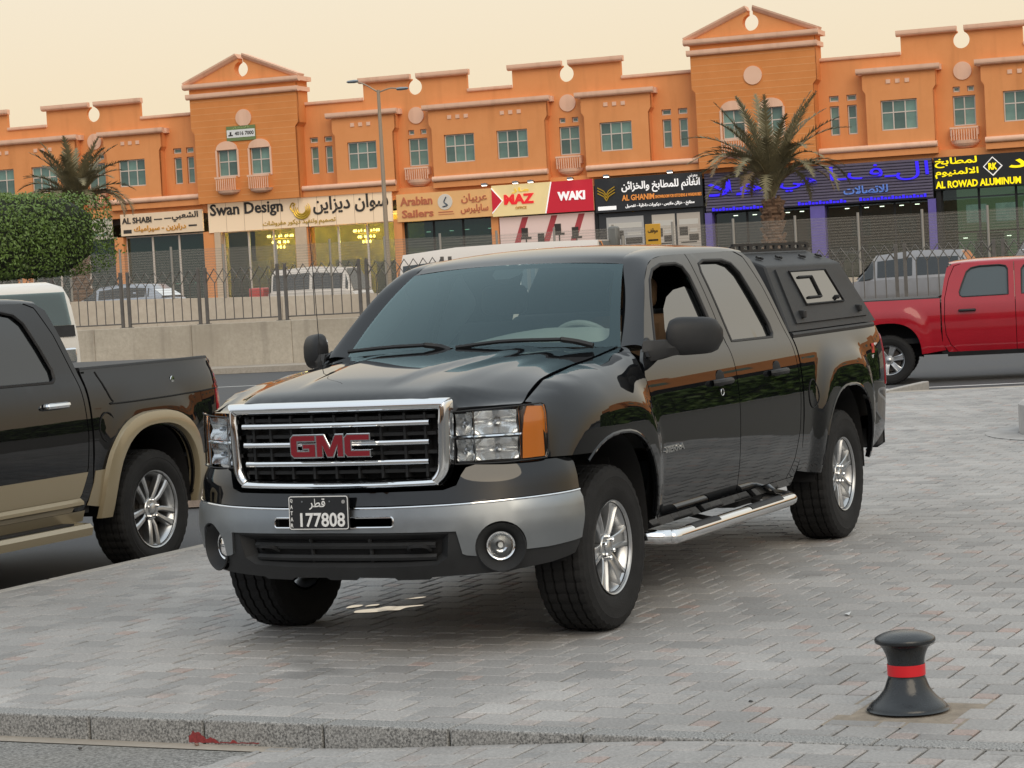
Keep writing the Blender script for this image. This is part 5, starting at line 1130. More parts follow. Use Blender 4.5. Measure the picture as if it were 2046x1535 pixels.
# ---- clipped tree with a box-shaped crown at the left
def leafy(name, label, cat, c, half, n, ls, m, seed, power=5., trunk=True, tx=0.):
    t = thing(name, label, cat, (c[0], c[1], -.155)); rg = random.Random(seed); V = []; F = []
    cz = c[2]+.155
    def surf(d):
        k = (abs(d.x)**power+abs(d.y)**power+abs(d.z)**power)**(-1/power); return Vector((d.x*k*half[0], d.y*k*half[1], d.z*k*half[2]))
    for i in range(n):
        d = Vector((rg.gauss(0, 1), rg.gauss(0, 1), rg.gauss(0, 1))).normalized(); p = surf(d); k = 1-abs(rg.gauss(0, .05)); k += .045*mnoise.noise(p*2.2)+(.05 if rg.random() < .06 else 0)
        p = p*k; nrm = (d+Vector((rg.gauss(0, .6), rg.gauss(0, .6), rg.gauss(0, .6)))).normalized(); a = nrm.orthogonal().normalized(); a.rotate(Matrix.Rotation(rg.uniform(0, 6.28), 3, nrm)); b = nrm.cross(a); l = ls*rg.uniform(.7, 1.3)
        q = len(V); V += [p-a*l*.5, p-b*l*.24, p+a*l*.5, p+b*l*.24]; F += [(q, q+1, q+2, q+3)]
    V = [(v.x, v.y, v.z+cz) for v in V]
    new_obj('crown', mesh_of('crown', V, F, False), t, m)
    core = []; 
    mb = MB(); rings = []
    for i in range(9):
        th = math.pi*i/8; rings.append([tuple(surf(Vector((math.sin(th)*math.cos(ph), math.sin(th)*math.sin(ph), math.cos(th))).normalized())*.90+Vector((0, 0, cz))) for ph in np.linspace(0, 2*math.pi, 20, False)])
    mb.loft(rings, closed=True).build('shade_core', mat('core_shade', (.020, .026, .012), .95, var=.4, vscale=6), t)  # solid dark core blocks the view through; inner shade is in its colour
    if trunk: MB().tube([(tx, 0, -.01), (tx+.05, .03, cz*.5), (tx, 0, cz)], [.11, .09, .07], 9).build('trunk', mat('bark', (.10, .075, .055), .9, var=.3, vscale=8, bump=.6, bscale=25), t)
    return t
M_leaf = mat('hedge_leaf', (.105, .175, .032), .55, var=.45, vscale=7)
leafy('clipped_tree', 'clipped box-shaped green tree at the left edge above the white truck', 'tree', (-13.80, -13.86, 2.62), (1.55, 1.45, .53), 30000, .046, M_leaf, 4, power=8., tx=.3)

# ---- white cab-over truck behind the parked pickup
hz = R(66); t = thing('delivery_truck', 'white cab-over truck with a wide windscreen behind the parked pickup', 'truck', (-19.34, -17.27, -.155), hz)
M_wt = cp('truck_white', (.66, .63, .58)); hw = .86
prof = [(-1.6, .6, 2.22), (-.9, .6, 2.25), (-.35, .6, 2.25), (-.08, .6, 2.20), (.02, .6, 2.10), (.10, .6, 1.88), (.205, .6, 1.56), (.25, .6, 1.25), (.25, .65, .80)]
rings = []
for x, zb, zt in prof: rings.append([(x, -hw, zb), (x, -hw, max(zb, zt-.14)), (x, -hw+.06, max(zb, zt-.04)), (x, -hw+.20, zt), (x, hw-.20, zt), (x, hw-.06, max(zb, zt-.04)), (x, hw, max(zb, zt-.14)), (x, hw, zb)])
fixn(MB().loft(rings, caps=True).build('cab', M_wt, t, ang=45))
MB().loft([[(x+.012, y, z) for y in np.linspace(-.76, .76, 7)] for x, z in ((.205, 1.56), (.155, 1.71), (.09, 1.91), (.03, 2.08))]).build('windscreen', glass('truck_glass', (.30, .40, .40), .25, (.09, .13, .13), ior=1.7), t)
MB().loft([[(x+.018, y, z) for y in (-.80, 0, .80)] for x, z in ((.210, 1.555), (.236, 1.38))]).build('black_panel', M_plast, t); MB().tube([(.235, -.5, 1.57), (.19, .1, 1.70)], .014, 5).build('wiper', M_dark, t)
MB().box(.18, .34, -.85, .85, .52, .86).build('bumper', M_plastg, t, bev=.04); MB().box(.245, .275, -.5, .5, .98, 1.20).build('grille', M_dark, t)
for s in (-1, 1):
    MB().box(.22, .275, *sorted((s*.55, s*.80)), .96, 1.20).build('headlamp', M_chrome, t, bev=.03); MB().prism([(-.80, 1.45), (.06, 1.45), (-.06, 2.0), (-.80, 2.02)], lambda x, z: (x, s*(hw+.004), z), lambda x, z: (x, s*(hw-.01), z)).build('side_window', gl_dk, t)
    for x in (-.45, -3.6): w_ = MB().lathe([(.0005, .06), (.22, .08), (.25, .1), (.38, .09), (.38, -.1), (.0005, -.1)], 24, Matrix.Rotation(R(-90*s), 4, 'X')).build('wheel', M_rub, t); w_.location = (x, s*.74, .38)
MB().box(-4.6, -1.75, -.92, .92, .85, 1.30).build('cargo_bed', M_wt, t, bev=.02)
# ================================================================== the row of shops
def stucco(name, c, c2, brick=False):
    m = mat(name, c, .9, var=.1, vscale=.9, bump=.25, bscale=14, color2=c2)
    if brick:
        n = m.node_tree; b = n.nodes['Principled BSDF']; L = n.links.new; tc = n.nodes.new('ShaderNodeTexCoord'); mp_ = n.nodes.new('ShaderNodeMapping'); mp_.inputs['Rotation'].default_value = (R(90), 0, 0)
        br = n.nodes.new('ShaderNodeTexBrick'); br.inputs['Scale'].default_value = 1.; br.inputs['Brick Width'].default_value = .75; br.inputs['Row Height'].default_value = .30; br.inputs['Mortar Size'].default_value = .018
        br.inputs['Color1'].default_value = (*c, 1); br.inputs['Color2'].default_value = (*c2, 1); br.inputs['Mortar'].default_value = (c[0]*1.12, c[1]*1.35, c[2]*1.5, 1)
        L(tc.outputs['Object'], mp_.inputs[0]); L(mp_.outputs[0], br.inputs['Vector']); L(br.outputs['Color'], b.inputs['Base Color'])
    return m
M_or = stucco('orange_stucco', (.735, .29, .10), (.79, .325, .12))
M_ob = stucco('tower_blocks', (.64, .23, .062), (.72, .27, .08))
M_pk = stucco('pink_trim', (.80, .49, .34), (.84, .54, .39))
M_fr = mat('window_alu', (.62, .54, .47), .5)
M_pane = mat('green_pane', (.12, .20, .165), .12, coat=.5, var=.35, vscale=.8)
M_oj = stucco('joint_orange', (.72, .33, .12), (.76, .37, .15)); streaks(M_or, (.42, .15, .045), .30, 1.1); streaks(M_pk, (.45, .24, .15), .35, 1.4)
def vary(m, lo, hi):
    n = m.node_tree; b = n.nodes['Principled BSDF']; L = n.links.new; src = b.inputs['Base Color'].links[0].from_socket; oi = n.nodes.new('ShaderNodeObjectInfo'); mr = n.nodes.new('ShaderNodeMapRange'); mr.inputs['To Min'].default_value = lo; mr.inputs['To Max'].default_value = hi
    vm = n.nodes.new('ShaderNodeVectorMath'); vm.operation = 'SCALE'; L(oi.outputs['Random'], mr.inputs[0]); L(src, vm.inputs[0]); L(mr.outputs[0], vm.inputs['Scale']); L(vm.outputs[0], b.inputs['Base Color'])
vary(M_pane, .55, 1.4)
BL = thing('shop_building', 'long orange two-storey row of shops with two gabled towers across the road', 'building', (-90.62, -43.02, 0), R(96))
def bpart(mb, nm, m, par=None, smooth=False, **k): o = mb.build(nm, m, par or BL, smooth, **k); return o
def wallpanel(nm, ol, w, m, holes=(), reveal=.16):
    me = panel_mesh(nm, ol, lambda u, z: (u, -w, z), 4., holes, reveal, hb=8., out=(0, -1, 0)); return new_obj(nm, me, BL, m)
def rect(u0, u1, z0, z1): return [(u0, z0), (u1, z0), (u1, z1), (u0, z1)]
pane_cache = {}
def window(u0, u1, z0, z1, w, cols, rows):
    """frame with its panes; rows: list of relative heights from the bottom"""
    mb = MB(); t = .05; y = -w
    mb.box(u0, u0+t, y, y+.06, z0, z1).box(u1-t, u1, y, y+.06, z0, z1).box(u0+t, u1-t, y, y+.06, z0, z0+t).box(u0+t, u1-t, y, y+.06, z1-t, z1)
    zs = [z0]+[z0+(z1-z0)*sum(rows[:i+1])/sum(rows) for i in range(len(rows))]; us = [u0+(u1-u0)*i/cols for i in range(cols+1)]
    for u in us[1:-1]: mb.box(u-t/2, u+t/2, y+.004, y+.05, z0+t, z1-t)
    for z in zs[1:-1]: mb.box(u0+t, u1-t, y+.006, y+.054, z-t/2, z+t/2)
    f = bpart(mb, 'window', M_fr)
    for i in range(cols):
        for j in range(len(rows)):
            a, b, c, d = us[i], us[i+1], zs[j], zs[j+1]; k = (round(b-a, 2), round(d-c, 2))
            if k not in pane_cache:
                q = MB().box(-(b-a)/2, (b-a)/2, 0, .012, -(d-c)/2, (d-c)/2).mesh('pane', False); q.materials.append(M_pane); pane_cache[k] = q
            p = new_obj('pane', pane_cache[k], f); p.location = ((a+b)/2, y+.03, (c+d)/2); p.rotation_euler = (R(random.uniform(-.5, .5)), 0, R(random.uniform(-.6, .6)))
    return f
def cornice(nm, u0, u1, z, h, w0, dep, m=None, ret=True):
    """moulded strip along the facade: underside curves out to a flat top"""
    pr = [(0, 0), (.50, .03), (.80, .14), (.96, .36), (1, .60), (1, 1), (0, 1)]
    rings = [[(u, -(w0+a*dep), z+b*h) for a, b in pr] for u in (u0, u1)]
    o = bpart(MB().loft(rings, closed=True, caps=True), nm, m or M_pk); return fixn(o)
CEN = [-29.55, -21.9, -4.4, 3.25, 21.65, 29.3]; TW = [-13.05, 12.42]
BAYS = [(-28.6, -22.85, [(-27.82, -26.33), (-25.3, -23.82)]), (-20.95, -18.0, [(-20.32, -18.83)]), (-8.45, -5.45, [(-7.83, -6.32)]), (-3.43, 2.25, [(-2.82, -1.3), (-.17, 1.37)]), (4.2, 7.3, [(4.93, 6.48)]), (17.4, 20.4, [(18.05, 19.67)]), (22.65, 28.4, [(23.44, 24.97), (25.8, 27.3)])]
NAR = [(-17.52, -17.08), (-16.8, -16.4), (-10.05, -9.63), (-9.28, -8.88), (7.78, 8.22), (8.57, 9.0), (15.63, 16.06), (16.43, 16.86)]
def keyhole(c, z, r, neck, ztop):
    """points of a keyhole notch, from the left lip down round the circle to the right lip"""
    a0 = math.asin(neck/r); pts = [(c-neck, ztop)]
    for k in range(25):
        a = math.pi/2+a0+(2*math.pi-2*a0)*k/24; pts.append((c+r*math.cos(a), z+r*math.sin(a)))
    return pts+[(c+neck, ztop)]
# upper wall with its parapets
tops = []
for c in CEN: tops += [(c-2.68, 10.80), (c-2.68, 11.62)] + keyhole(c, 11.22, .37, .15, 11.62) + [(c+2.68, 11.62), (c+2.68, 10.80)]
ol = [(-36, 10.80)] + tops + [(36, 10.80), (36, 6.3), (-36, 6.3)]
holes = []
for a, b in NAR: holes += [rect(a, b, 7.42, 8.74), rect(a-.01, b+.01, 8.93, 9.2)]
for c in CEN: holes += [rect(c-.5, c+.5, 7.44, 8.77), rect(c-.47, c-.16, 8.94, 9.18), rect(c+.16, c+.47, 8.94, 9.18)]
wallpanel('upper_wall', ol, 0, M_or, [h for h in holes if -35 < h[0][0] < 35], .2)
bpart(MB().box(-36, 36, .25, 14, 5.9, 10.3), 'building_core', M_or)
for a, b in NAR: window(a+.01, b-.01, 7.43, 8.73, -.10, 1, [1.3, 1]); window(a, b, 8.94, 9.19, -.10, 1, [1])
for c in CEN:
    window(c-.49, c+.49, 7.45, 8.76, -.10, 2, [1.25, 1]); window(c-.46, c-.17, 8.95, 9.17, -.10, 1, [1]); window(c+.17, c+.46, 8.95, 9.17, -.10, 1, [1])
    fixn(bpart(MB().prism([(c+.40*math.cos(t), 9.86+.40*math.sin(t)) for t in np.linspace(0, 2*math.pi, 36, False)], lambda u, z: (u, .0, z), lambda u, z: (u, -.06, z)), 'medallion', M_pk))
    for s in (-1, 1): cornice('parapet_cornice', *sorted((c+s*.16, c+s*2.85)), 11.58, .26, 0, .28)
    # balcony: half-round slab and balusters
    fixn(bpart(MB().lathe([(.0005, 6.44), (.28, 6.46), (.46, 6.56), (.56, 6.66), (.60, 6.80), (.0005, 6.80)], 16, Matrix.Translation((c, -.0, 0)) @ Matrix.Diagonal((1.08, .75, 1, 1)), math.pi, 2*math.pi), 'balcony', M_pk))
    for k in range(11):
        u = c-.56+.112*k; bpart(MB().box(u-.022, u+.022, -.40, -.36, 6.80, 7.30), 'baluster', M_pk)
    bpart(MB().box(c-.62, c+.62, -.42, -.34, 7.30, 7.38).box(c-.62, c-.56, -.34, -.003, 7.0, 7.378).box(c+.56, c+.62, -.34, -.003, 7.0, 7.378), 'balcony_rail', M_pk)
# low parapet coping between the raised parts
seg = sorted([(c-2.68, c+2.68) for c in CEN]+[(t-2.7, t+2.7) for t in TW]); last = -36
for a, b in seg+[(36, 37)]:
    if a-last > .1: cornice('coping', last+.02, a-.02, 10.76, .16, 0, .12)
    last = b
for u0, u1, wins in BAYS:
    e = .13; ol = [(u0-e, 10.08), (u0-e, 9.32), (u0, 9.12), (u0, 6.55), (u1, 6.55), (u1, 9.12), (u1+e, 9.32), (u1+e, 10.08)]
    wallpanel('bay_front', ol, .6, M_or, [rect(a, b, 7.44, 8.78) for a, b in wins], .2)
    mb = MB(); n = len(ol)
    for i in range(n):
        a, b = ol[i], ol[(i+1) % n]; mb.add([(a[0], -.595, a[1]), (b[0], -.595, b[1]), (b[0], .1, b[1]), (a[0], .1, a[1])], [(0, 1, 2, 3)])
    fixn(bpart(mb, 'bay_side', M_or)); cornice('bay_cornice', u0-.36, u1+.36, 9.98, .26, .6, .26)
    fixn(bpart(MB().loft([[(x, -.3, 9.985), (x, -.3, 10.235), (x, .0, 10.235), (x, .0, 9.985)] for x in (u0-.34, u1+.34)], closed=True, caps=True), 'bay_cornice_core', M_pk))
    for a, b in wins:
        window(a+.01, b-.01, 7.45, 8.77, .5, 3, [1.45, 1]); c = (a+b)/2
        for d in (-.42, 0, .42): bpart(MB().box(c+d-.10, c+d+.10, -.64, -.59, 9.52, 9.70), 'tile_inset', M_pk)
for t in TW:
    h = 2.72; e = .16
    ol = [(t-h, 6.3), (t+h, 6.3), (t+h, 9.75), (t+h+e, 9.95), (t+h+e, 12.2), (t-h-e, 12.2), (t-h-e, 9.95), (t-h, 9.75)]
    tw = [(t-1.62, t-.57), (t+.22, t+1.27)]
    tw = [(t-1.53, t-.48), (t+.23, t+1.28)]
    wallpanel('tower_front', [(t-h, 6.3)]+[(t+h, 6.3)]+ol[2:], 1.0, M_ob, [rect(a, b, 7.56, 8.9) for a, b in tw], .2)
    mb = MB(); n = len(ol)
    for i in range(n):
        a, b = ol[i], ol[(i+1) % n]; mb.add([(a[0], -.995, a[1]), (b[0], -.995, b[1]), (b[0], .3, b[1]), (a[0], .3, a[1])], [(0, 1, 2, 3)])
    fixn(bpart(mb, 'tower_side', M_ob))
    z = 6.62
    while z < 11.4:                          # raised pale joints between the stone courses
        cuts = [(t-.45, t+.45)] if abs(z-10.35) < .42 else []
        if z < 9.3: cuts += [(a-.12, b+.12) for a, b in tw]
        x0 = t-h-(e if z > 9.95 else 0)+.01
        for a, b in cuts+[(t+h+(e if z > 9.95 else 0)-.01, 0)]:
            if a-x0 > .1: bpart(MB().box(x0, a, -1.006, -.99, z, z+.028), 'course_joint', M_oj)
            x0 = b
        z += .31
    for z, dd in ((11.42, .20), (11.90, .30)): cornice('tower_cornice', t-h-dd-.1, t+h+dd+.1, z, .26, 1.0, dd); fixn(bpart(MB().box(t-h-dd-.08, t+h+dd+.08, -.99, .35, z+.04, z+.25), 'tower_cornice_core', M_pk))
    apx, bz, hw = 13.32, 12.17, 2.95
    kh = keyhole(t, 12.72, .37, .13, apx-.05)
    ol = [(t-hw, bz), (t+hw, bz), (t+.13, apx-.05)] + kh[::-1][1:] ; ol = [(t-hw, bz), (t+hw, bz)] + kh[::-1]
    me = panel_mesh('gable', ol, lambda u, z: (u, -.98, z), 4., (), .5, hb=8., out=(0, -1, 0)); new_obj('gable', me, BL, M_or)
    for s in (-1, 1):
        a = Vector((t+s*(hw+.15), 0, bz-.02)); b = Vector((t+s*.14, 0, apx+.04)); d = (b-a).normalized(); n_ = Vector((-d.z, 0, d.x)); n_ = n_ if n_.z > 0 else -n_; rings = []
        for p in (a, b): rings.append([p+n_*q+Vector((0, y, 0)) for y, q in ((-.98, -.12), (-1.08, -.08), (-1.2, .04), (-1.22, .12), (-.5, .12), (-.5, -.12))])
        fixn(bpart(MB().loft(rings, closed=True, caps=True), 'raking_cornice', M_pk))
    fixn(bpart(MB().prism([(t+.42*math.cos(q), 10.35+.42*math.sin(q)) for q in np.linspace(0, 2*math.pi, 36, False)], lambda u, z: (u, -1.0, z), lambda u, z: (u, -1.06, z)), 'medallion', M_pk))
    for a, b in tw:
        c = (a+b)/2; window(a+.01, b-.01, 7.57, 8.88, .9, 2, [1.2, 1])
        ro = [(c+.58*math.cos(q), 8.86+.42*math.sin(q)) for q in np.linspace(0, math.pi, 18)]; fixn(bpart(MB().prism(ro, lambda u, z: (u, -1.0, z), lambda u, z: (u, -1.07, z)), 'window_arch', M_pk))
        bpart(MB().box(a-.10, a-.005, -1.05, -1.0, 7.5, 8.86), 'window_surround', M_pk); bpart(MB().box(b+.005, b+.10, -1.05, -1.0, 7.5, 8.86), 'window_surround', M_pk)
        fixn(bpart(MB().lathe([(.0005, 6.66), (.34, 6.68), (.54, 6.76), (.62, 6.88), (.0005, 6.88)], 16, Matrix.Translation((c, -1.0, 0)) @ Matrix.Diagonal((1, .7, 1, 1)), math.pi, 2*math.pi), 'balcony', M_pk))
        for k in range(10): u = c-.50+.111*k; bpart(MB().box(u-.022, u+.022, -1.38, -1.34, 6.88, 7.45), 'baluster', M_pk)
        bpart(MB().box(c-.58, c+.58, -1.40, -1.33, 7.45, 7.54), 'balcony_rail', M_pk)
# string course and fascia above the shop signs
for a, b in ((-36, -22.9), (-20.95, -15.9), (-10.3, -5.4), (-3.5, 2.3), (4.2, 9.6), (15.2, 20.5), (22.6, 36)):
    r = bpart(MB().tube([(a, -.62, 6.72), (b, -.62, 6.72)], .13, 14), 'string_course', M_pk, None, True); bpart(MB().box(a, b, -.60, .0, 6.30, 6.60), 'fascia', M_or)
bpart(MB().box(-36, 36, -.30, .25, 5.9, 6.42), 'fascia_back', M_or)
# ground floor: piers, glazing and rooms behind the glass
GZ = .72
def pier(u0, u1, m, w=.45, z1=6.2): bpart(MB().box(u0, u1, -w, .4, GZ, z1), 'pier', m)
for a, b in ((-36, -33), (-26.6, -25.9), (-20.9, -20.40), (-15.92, -15.30), (-10.95, -10.25), (-5.72, -5.30)): pier(a, b, M_or, .42, 4.95)
M_cream = mat('cream_pier', (.62, .47, .33), .7, var=.08, vscale=2); pier(-15.28, -14.95, M_cream, .5, 4.9); pier(-10.9, -10.3, M_cream, .5, 4.9)
pier(-.78, -.42, M_or, .3, 4.85)
M_purp = mat('purple_clad', (.13, .10, .36), .4, var=.15, vscale=2)
for a, b in ((9.72, 10.05), (14.62, 15.28), (19.93, 20.28)): pier(a, b, M_purp, .5, 4.3)
pier(4.40, 4.56, M_dark, .4, 4.8); pier(9.62, 9.70, M_dark, .4, 4.8); pier(20.30, 20.5, M_dark, .4, 4.8)
bpart(MB().box(-36, 36, 4.0, 4.3, GZ, 6), 'back_wall', mat('shop_back', (.10, .09, .075), .9, var=.3, vscale=1)); bpart(MB().box(-36, 36, -.2, 4.2, GZ-.12, GZ), 'shop_floor', M_conc); bpart(MB().box(-36, 36, .25, 4.2, 5.6, 5.9), 'shop_ceiling', M_trim)
shop_glass = glass('shop_glass', (.62, .70, .64), .10, (.06, .09, .075), ior=1.5); shop_glass_g = glass('green_shop_glass', (.26, .40, .34), .35, (.03, .07, .055), ior=1.6)
def glazing(u0, u1, z0, z1, n, m, w=.1, mf=None):
    for k in range(n):
        a = u0+(u1-u0)*k/n; b = u0+(u1-u0)*(k+1)/n
        f = bpart(MB().box(a, a+.05, -w, -w+.07, z0, z1).box(b-.05, b, -w, -w+.07, z0, z1).box(a+.05, b-.05, -w, -w+.07, z0, z0+.06).box(a+.05, b-.05, -w, -w+.07, z1-.06, z1), 'shop_window', mf or M_fr)
        new_obj('pane', MB().box(a+.05, b-.05, -w+.03, -w+.042, z0+.06, z1-.06).mesh('pane', False), f, m)
glazing(-33, -26.6, GZ, 5, 3, shop_glass); glazing(-25.9, -20.9, GZ, 5, 3, shop_glass_g)
glazing(-20.4, -15.95, GZ, 4.95, 3, shop_glass_g); glazing(-14.95, -10.9, GZ, 4.9, 3, shop_glass); glazing(-10.3, -5.72, GZ, 4.9, 3, shop_glass)
glazing(-5.3, -.78, GZ, 4.8, 3, shop_glass_g, .1, M_dark); glazing(20.5, 27, GZ, 4.7, 4, shop_glass, .1, M_dark); glazing(10.1, 14.6, GZ, 4.3, 3, shop_glass, .1, M_dark); glazing(15.3, 19.9, GZ, 4.3, 3, shop_glass, .1, M_dark)
bpart(MB().box(-5.3, -.8, -.02, .10, 3.55, 4.0), 'green_shutter_box', mat('green_panel', (.06, .17, .10), .5))
# furnishing of the rooms that show through the glass
bpart(MB().box(-15.0, -5.7, 3.5, 3.6, GZ, 5.5), 'gold_wallpaper', mat('gold_wall', (.50, .38, .08), .6, var=.3, vscale=1.6)); bpart(MB().box(-15.0, -5.7, .3, 3.5, 5.3, 5.4), 'lit_ceiling', mat('lit_ceiling', (.8, .7, .35), .6, emit=(1., .72, .2), estr=.5))
for u, z0, z1, c in ((-14.2, GZ, 3.4, (.30, .26, .18)), (-12.6, GZ, 2.9, (.10, .09, .07)), (-9.4, GZ, 3.2, (.16, .15, .12)), (-7.2, GZ, 3.0, (.09, .085, .07))): bpart(MB().box(u-.55, u+.55, 2.0, 2.3, z0, z1), 'display_cabinet', mat('cabinet_%d' % int(abs(u)*10), c, .5))
bpart(MB().box(20.6, 27, 3.4, 3.5, GZ, 5.4), 'green_back_wall', mat('green_room', (.22, .33, .20), .7, emit=(.5, .75, .45), estr=.18)); bpart(MB().box(10.1, 19.9, 2.4, 2.5, GZ, 4.2), 'violet_back_wall', mat('violet_room', (.10, .075, .16), .7))
for u in (10.9, 13.7, 16.2, 18.9): bpart(MB().box(u-.5, u+.5, 1.2, 1.5, GZ, 2.1), 'counter', mat('pale_counter', (.5, .38, .28), .6))
for k, u in enumerate((21.9, 23.2, 24.4, 25.7)): bpart(MB().box(u-.45, u+.45, .5, .53, 3.15, 3.95), 'poster', mat('lit_poster', (.5, .62, .6), .5, var=.5, vscale=3, emit=(.55, .75, .72), estr=.35))
bpart(MB().box(20.6, 27, .5, .6, 4.25, 4.32).box(20.6, 27, .5, .6, 2.7, 2.78), 'mezzanine_rail', M_dark)

def room_light(u, d, z, e, c):
    l = bpy.data.lights.new('room_light', 'POINT'); l.energy = e; l.color = c; l.shadow_soft_size = .4; o = bpy.data.objects.new('room_light', l); COL.objects.link(o); o.parent = BL; o.location = (u, d, z)
for u in (-12.5, -7.85): room_light(u, 1.2, 4.3, 330, (1., .78, .30))

M_spot = mat('ceiling_spot', (1, 1, .95), .5, emit=(1., .95, .85), estr=6.)
for u0, u1, z, n in ((-20.2, -16.2, 2.5, 5), (-5.0, -1.0, 4.3, 4), (10.4, 14.3, 4.15, 5), (15.6, 19.6, 4.15, 5), (20.8, 26.6, 2.5, 6)):
    for k in range(n): bpart(MB().box(-.09, .09, -.05, .05, -.03, 0, Matrix.Translation((u0+(u1-u0)*(k+.5)/n, 1.0+.5*(k % 2), z))), 'ceiling_spot', M_spot)
for u, w_, h_, c in ((-19.4, 1.2, 2.0, (.50, .36, .28)), (-17.2, .9, 1.3, (.30, .28, .25)), (-4.2, 1.3, 1.6, (.12, .12, .11)), (-2.2, 1.1, 1.9, (.25, .2, .16)), (11.6, 1.2, 1.3, (.45, .40, .36)), (17.6, 1.6, 1.5, (.20, .17, .12)), (22.4, 1.4, 1.6, (.35, .40, .33)), (25.2, 1.6, 1.9, (.16, .2, .15))):
    bpart(MB().box(u-w_/2, u+w_/2, .9, 1.3, GZ, GZ+h_).box(u-w_/2+.1, u+w_/2-.1, .95, 1.2, GZ+h_+.001, GZ+h_+.35), 'shop_furniture', mat('furniture_%d' % int(u*10+300), c, .6))
# ================================================================== signs: each board is a thing, its lettering parts of it
def sgn(name, label, u0, u1, z0, z1, w, m, dep=.10):
    t = thing(name, label, 'shop sign'); t.location = BL.location; t.rotation_euler = BL.rotation_euler
    b = MB().box(u0, u1, -w, -w+dep, z0, z1).build('board', m, t, smooth=False); return t
def wr(t, s, u, z, wd, h, w, m, ar=False, bold=.0, dep=.04, nm='lettering', shear=0., res=2):
    me = text_mesh(s, wd, h, dep, bold, ar, res, shear); o = new_obj(nm, me, t, m); o.location = (u, -w-dep*.5, z); return o
def dashes(t, m, w, rs):
    for a, b, c, d in rs: MB().box(a, b, -w-.02, -w, c, d).build('dash', m, t)
def glow(name, c, e, s): return mat(name, c, .5, emit=e, estr=s)
M_ink = mat('dark_letters', (.035, .028, .022), .5); M_gold = mat('gold_letters', (.55, .34, .03), .35, metal=.3); M_orl = mat('orange_letters', (.62, .28, .02), .5)
M_brd = mat('cream_board', (.74, .57, .40), .6, var=.06, vscale=1.2, emit=(1, .75, .5), estr=.10)  # weak emission stands in for warm lamplight on the board
W_ = .50
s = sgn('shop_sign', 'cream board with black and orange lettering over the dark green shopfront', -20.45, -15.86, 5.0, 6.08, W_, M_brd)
wr(s, 'AL SHABI', -20.35, 5.60, 1.65, .30, W_, M_ink, bold=.02); wr(s, 'الشعبي', -17.55, 5.56, 1.45, .46, W_, M_ink, True, .015)
dashes(s, M_ink, W_, ((-18.55, -18.1, 5.70, 5.76), (-17.98, -17.6, 5.72, 5.78)))
wr(s, 'درابزين - سيراميك', -19.7, 5.12, 2.9, .34, W_, M_orl, True, .02); dashes(s, M_ink, W_, ((-20.3, -19.85, 5.12, 5.30), (-16.65, -16.2, 5.28, 5.36)))
s = sgn('shop_sign', 'white board with grey lettering half hidden behind the palm', -25.6, -20.95, 4.9, 5.95, W_, mat('grey_board', (.60, .54, .46), .6)); wr(s, 'معارض', -22.9, 5.45, 1.6, .32, W_, M_ink, True, .02); wr(s, 'ستائر', -22.6, 5.05, 1.3, .28, W_, mat('green_letters', (.1, .22, .16), .5), True, .02)
# long cream sign with the swan
s = sgn('shop_sign', 'long cream sign of the gold-lit showroom with a gold swan emblem', -15.55, -5.72, 4.88, 6.30, W_, mat('cream_panel', (.74, .57, .40), .5, emit=(1, .72, .45), estr=.24))  # the panel's own glow paints in lamplight from above
for k in range(1, 10): MB().box(-15.55+k*.983-.008, -15.55+k*.983+.008, -W_-.004, -W_, 4.88, 6.30).build('panel_joint', mat('joint_brown', (.40, .27, .18), .7), s)
wr(s, 'Swan Design', -15.42, 5.52, 3.95, .76, W_, M_ink, bold=.022); wr(s, 'سوان ديزاين', -9.85, 5.42, 3.95, .86, W_, M_ink, True, .02); wr(s, 'تصميم وتنفيذ ديكور مفروشات', -12.6, 4.94, 3.9, .34, W_, M_gold, True, .01)
M_gl = mat('gold_metal', (.62, .40, .05), .3, metal=.5)
for rr in (.44, .34, .24): MB().tube([(-10.45+rr*math.cos(t)*1.0, -W_-.05, 5.72+rr*math.sin(t)) for t in np.linspace(R(150), R(400), 16)], [.012+.05*math.sin(math.pi*k/15) for k in range(16)], 6).build('swan_wing', M_gl, s)
MB().tube(spline([(-10.90, -W_-.06, 5.62), (-11.05, -W_-.06, 5.85), (-10.93, -W_-.06, 6.06), (-10.80, -W_-.06, 6.0), (-10.91, -W_-.06, 5.92)], 5), .035, 6).build('swan_neck', M_gl, s)
# tan sign
s = sgn('shop_sign', 'tan sign with outlined reddish lettering and a round pale emblem', -5.48, -.60, 4.80, 6.12, W_, mat('tan_board', (.66, .36, .14), .55, var=.06, vscale=1, emit=(1, .58, .24), estr=.16))  # faint glow put into the board to brighten it
M_rl = mat('reddish_letters', (.52, .15, .07), .5); wr(s, 'Arabian', -5.28, 5.55, 1.65, .42, W_, M_rl, bold=.025); wr(s, 'Sailers', -5.22, 4.97, 1.62, .38, W_, M_rl, bold=.025); wr(s, 'عربيان', -2.15, 5.48, 1.3, .46, W_, M_rl, True, .02); wr(s, 'سايليرس', -2.2, 4.98, 1.4, .44, W_, M_rl, True, .02)
MB().lathe([(.0005, .03), (.37, .03), (.38, 0)], 30, Matrix.Translation((-2.98, -W_, 5.62)) @ Matrix.Rotation(R(90), 4, 'X')).build('emblem_disc', mat('pale_disc', (.72, .66, .58), .5), s)
MB().tube(spline([(-3.1, -W_-.05, 5.40), (-2.85, -W_-.05, 5.46), (-3.02, -W_-.05, 5.62), (-2.90, -W_-.05, 5.86)], 4), .028, 6).build('emblem_mark', mat('emblem_blue', (.05, .08, .12), .5), s)
dashes(s, M_rl, W_, ((-3.35, -2.6, 5.12, 5.17), (-3.35, -2.55, 5.02, 5.05)))
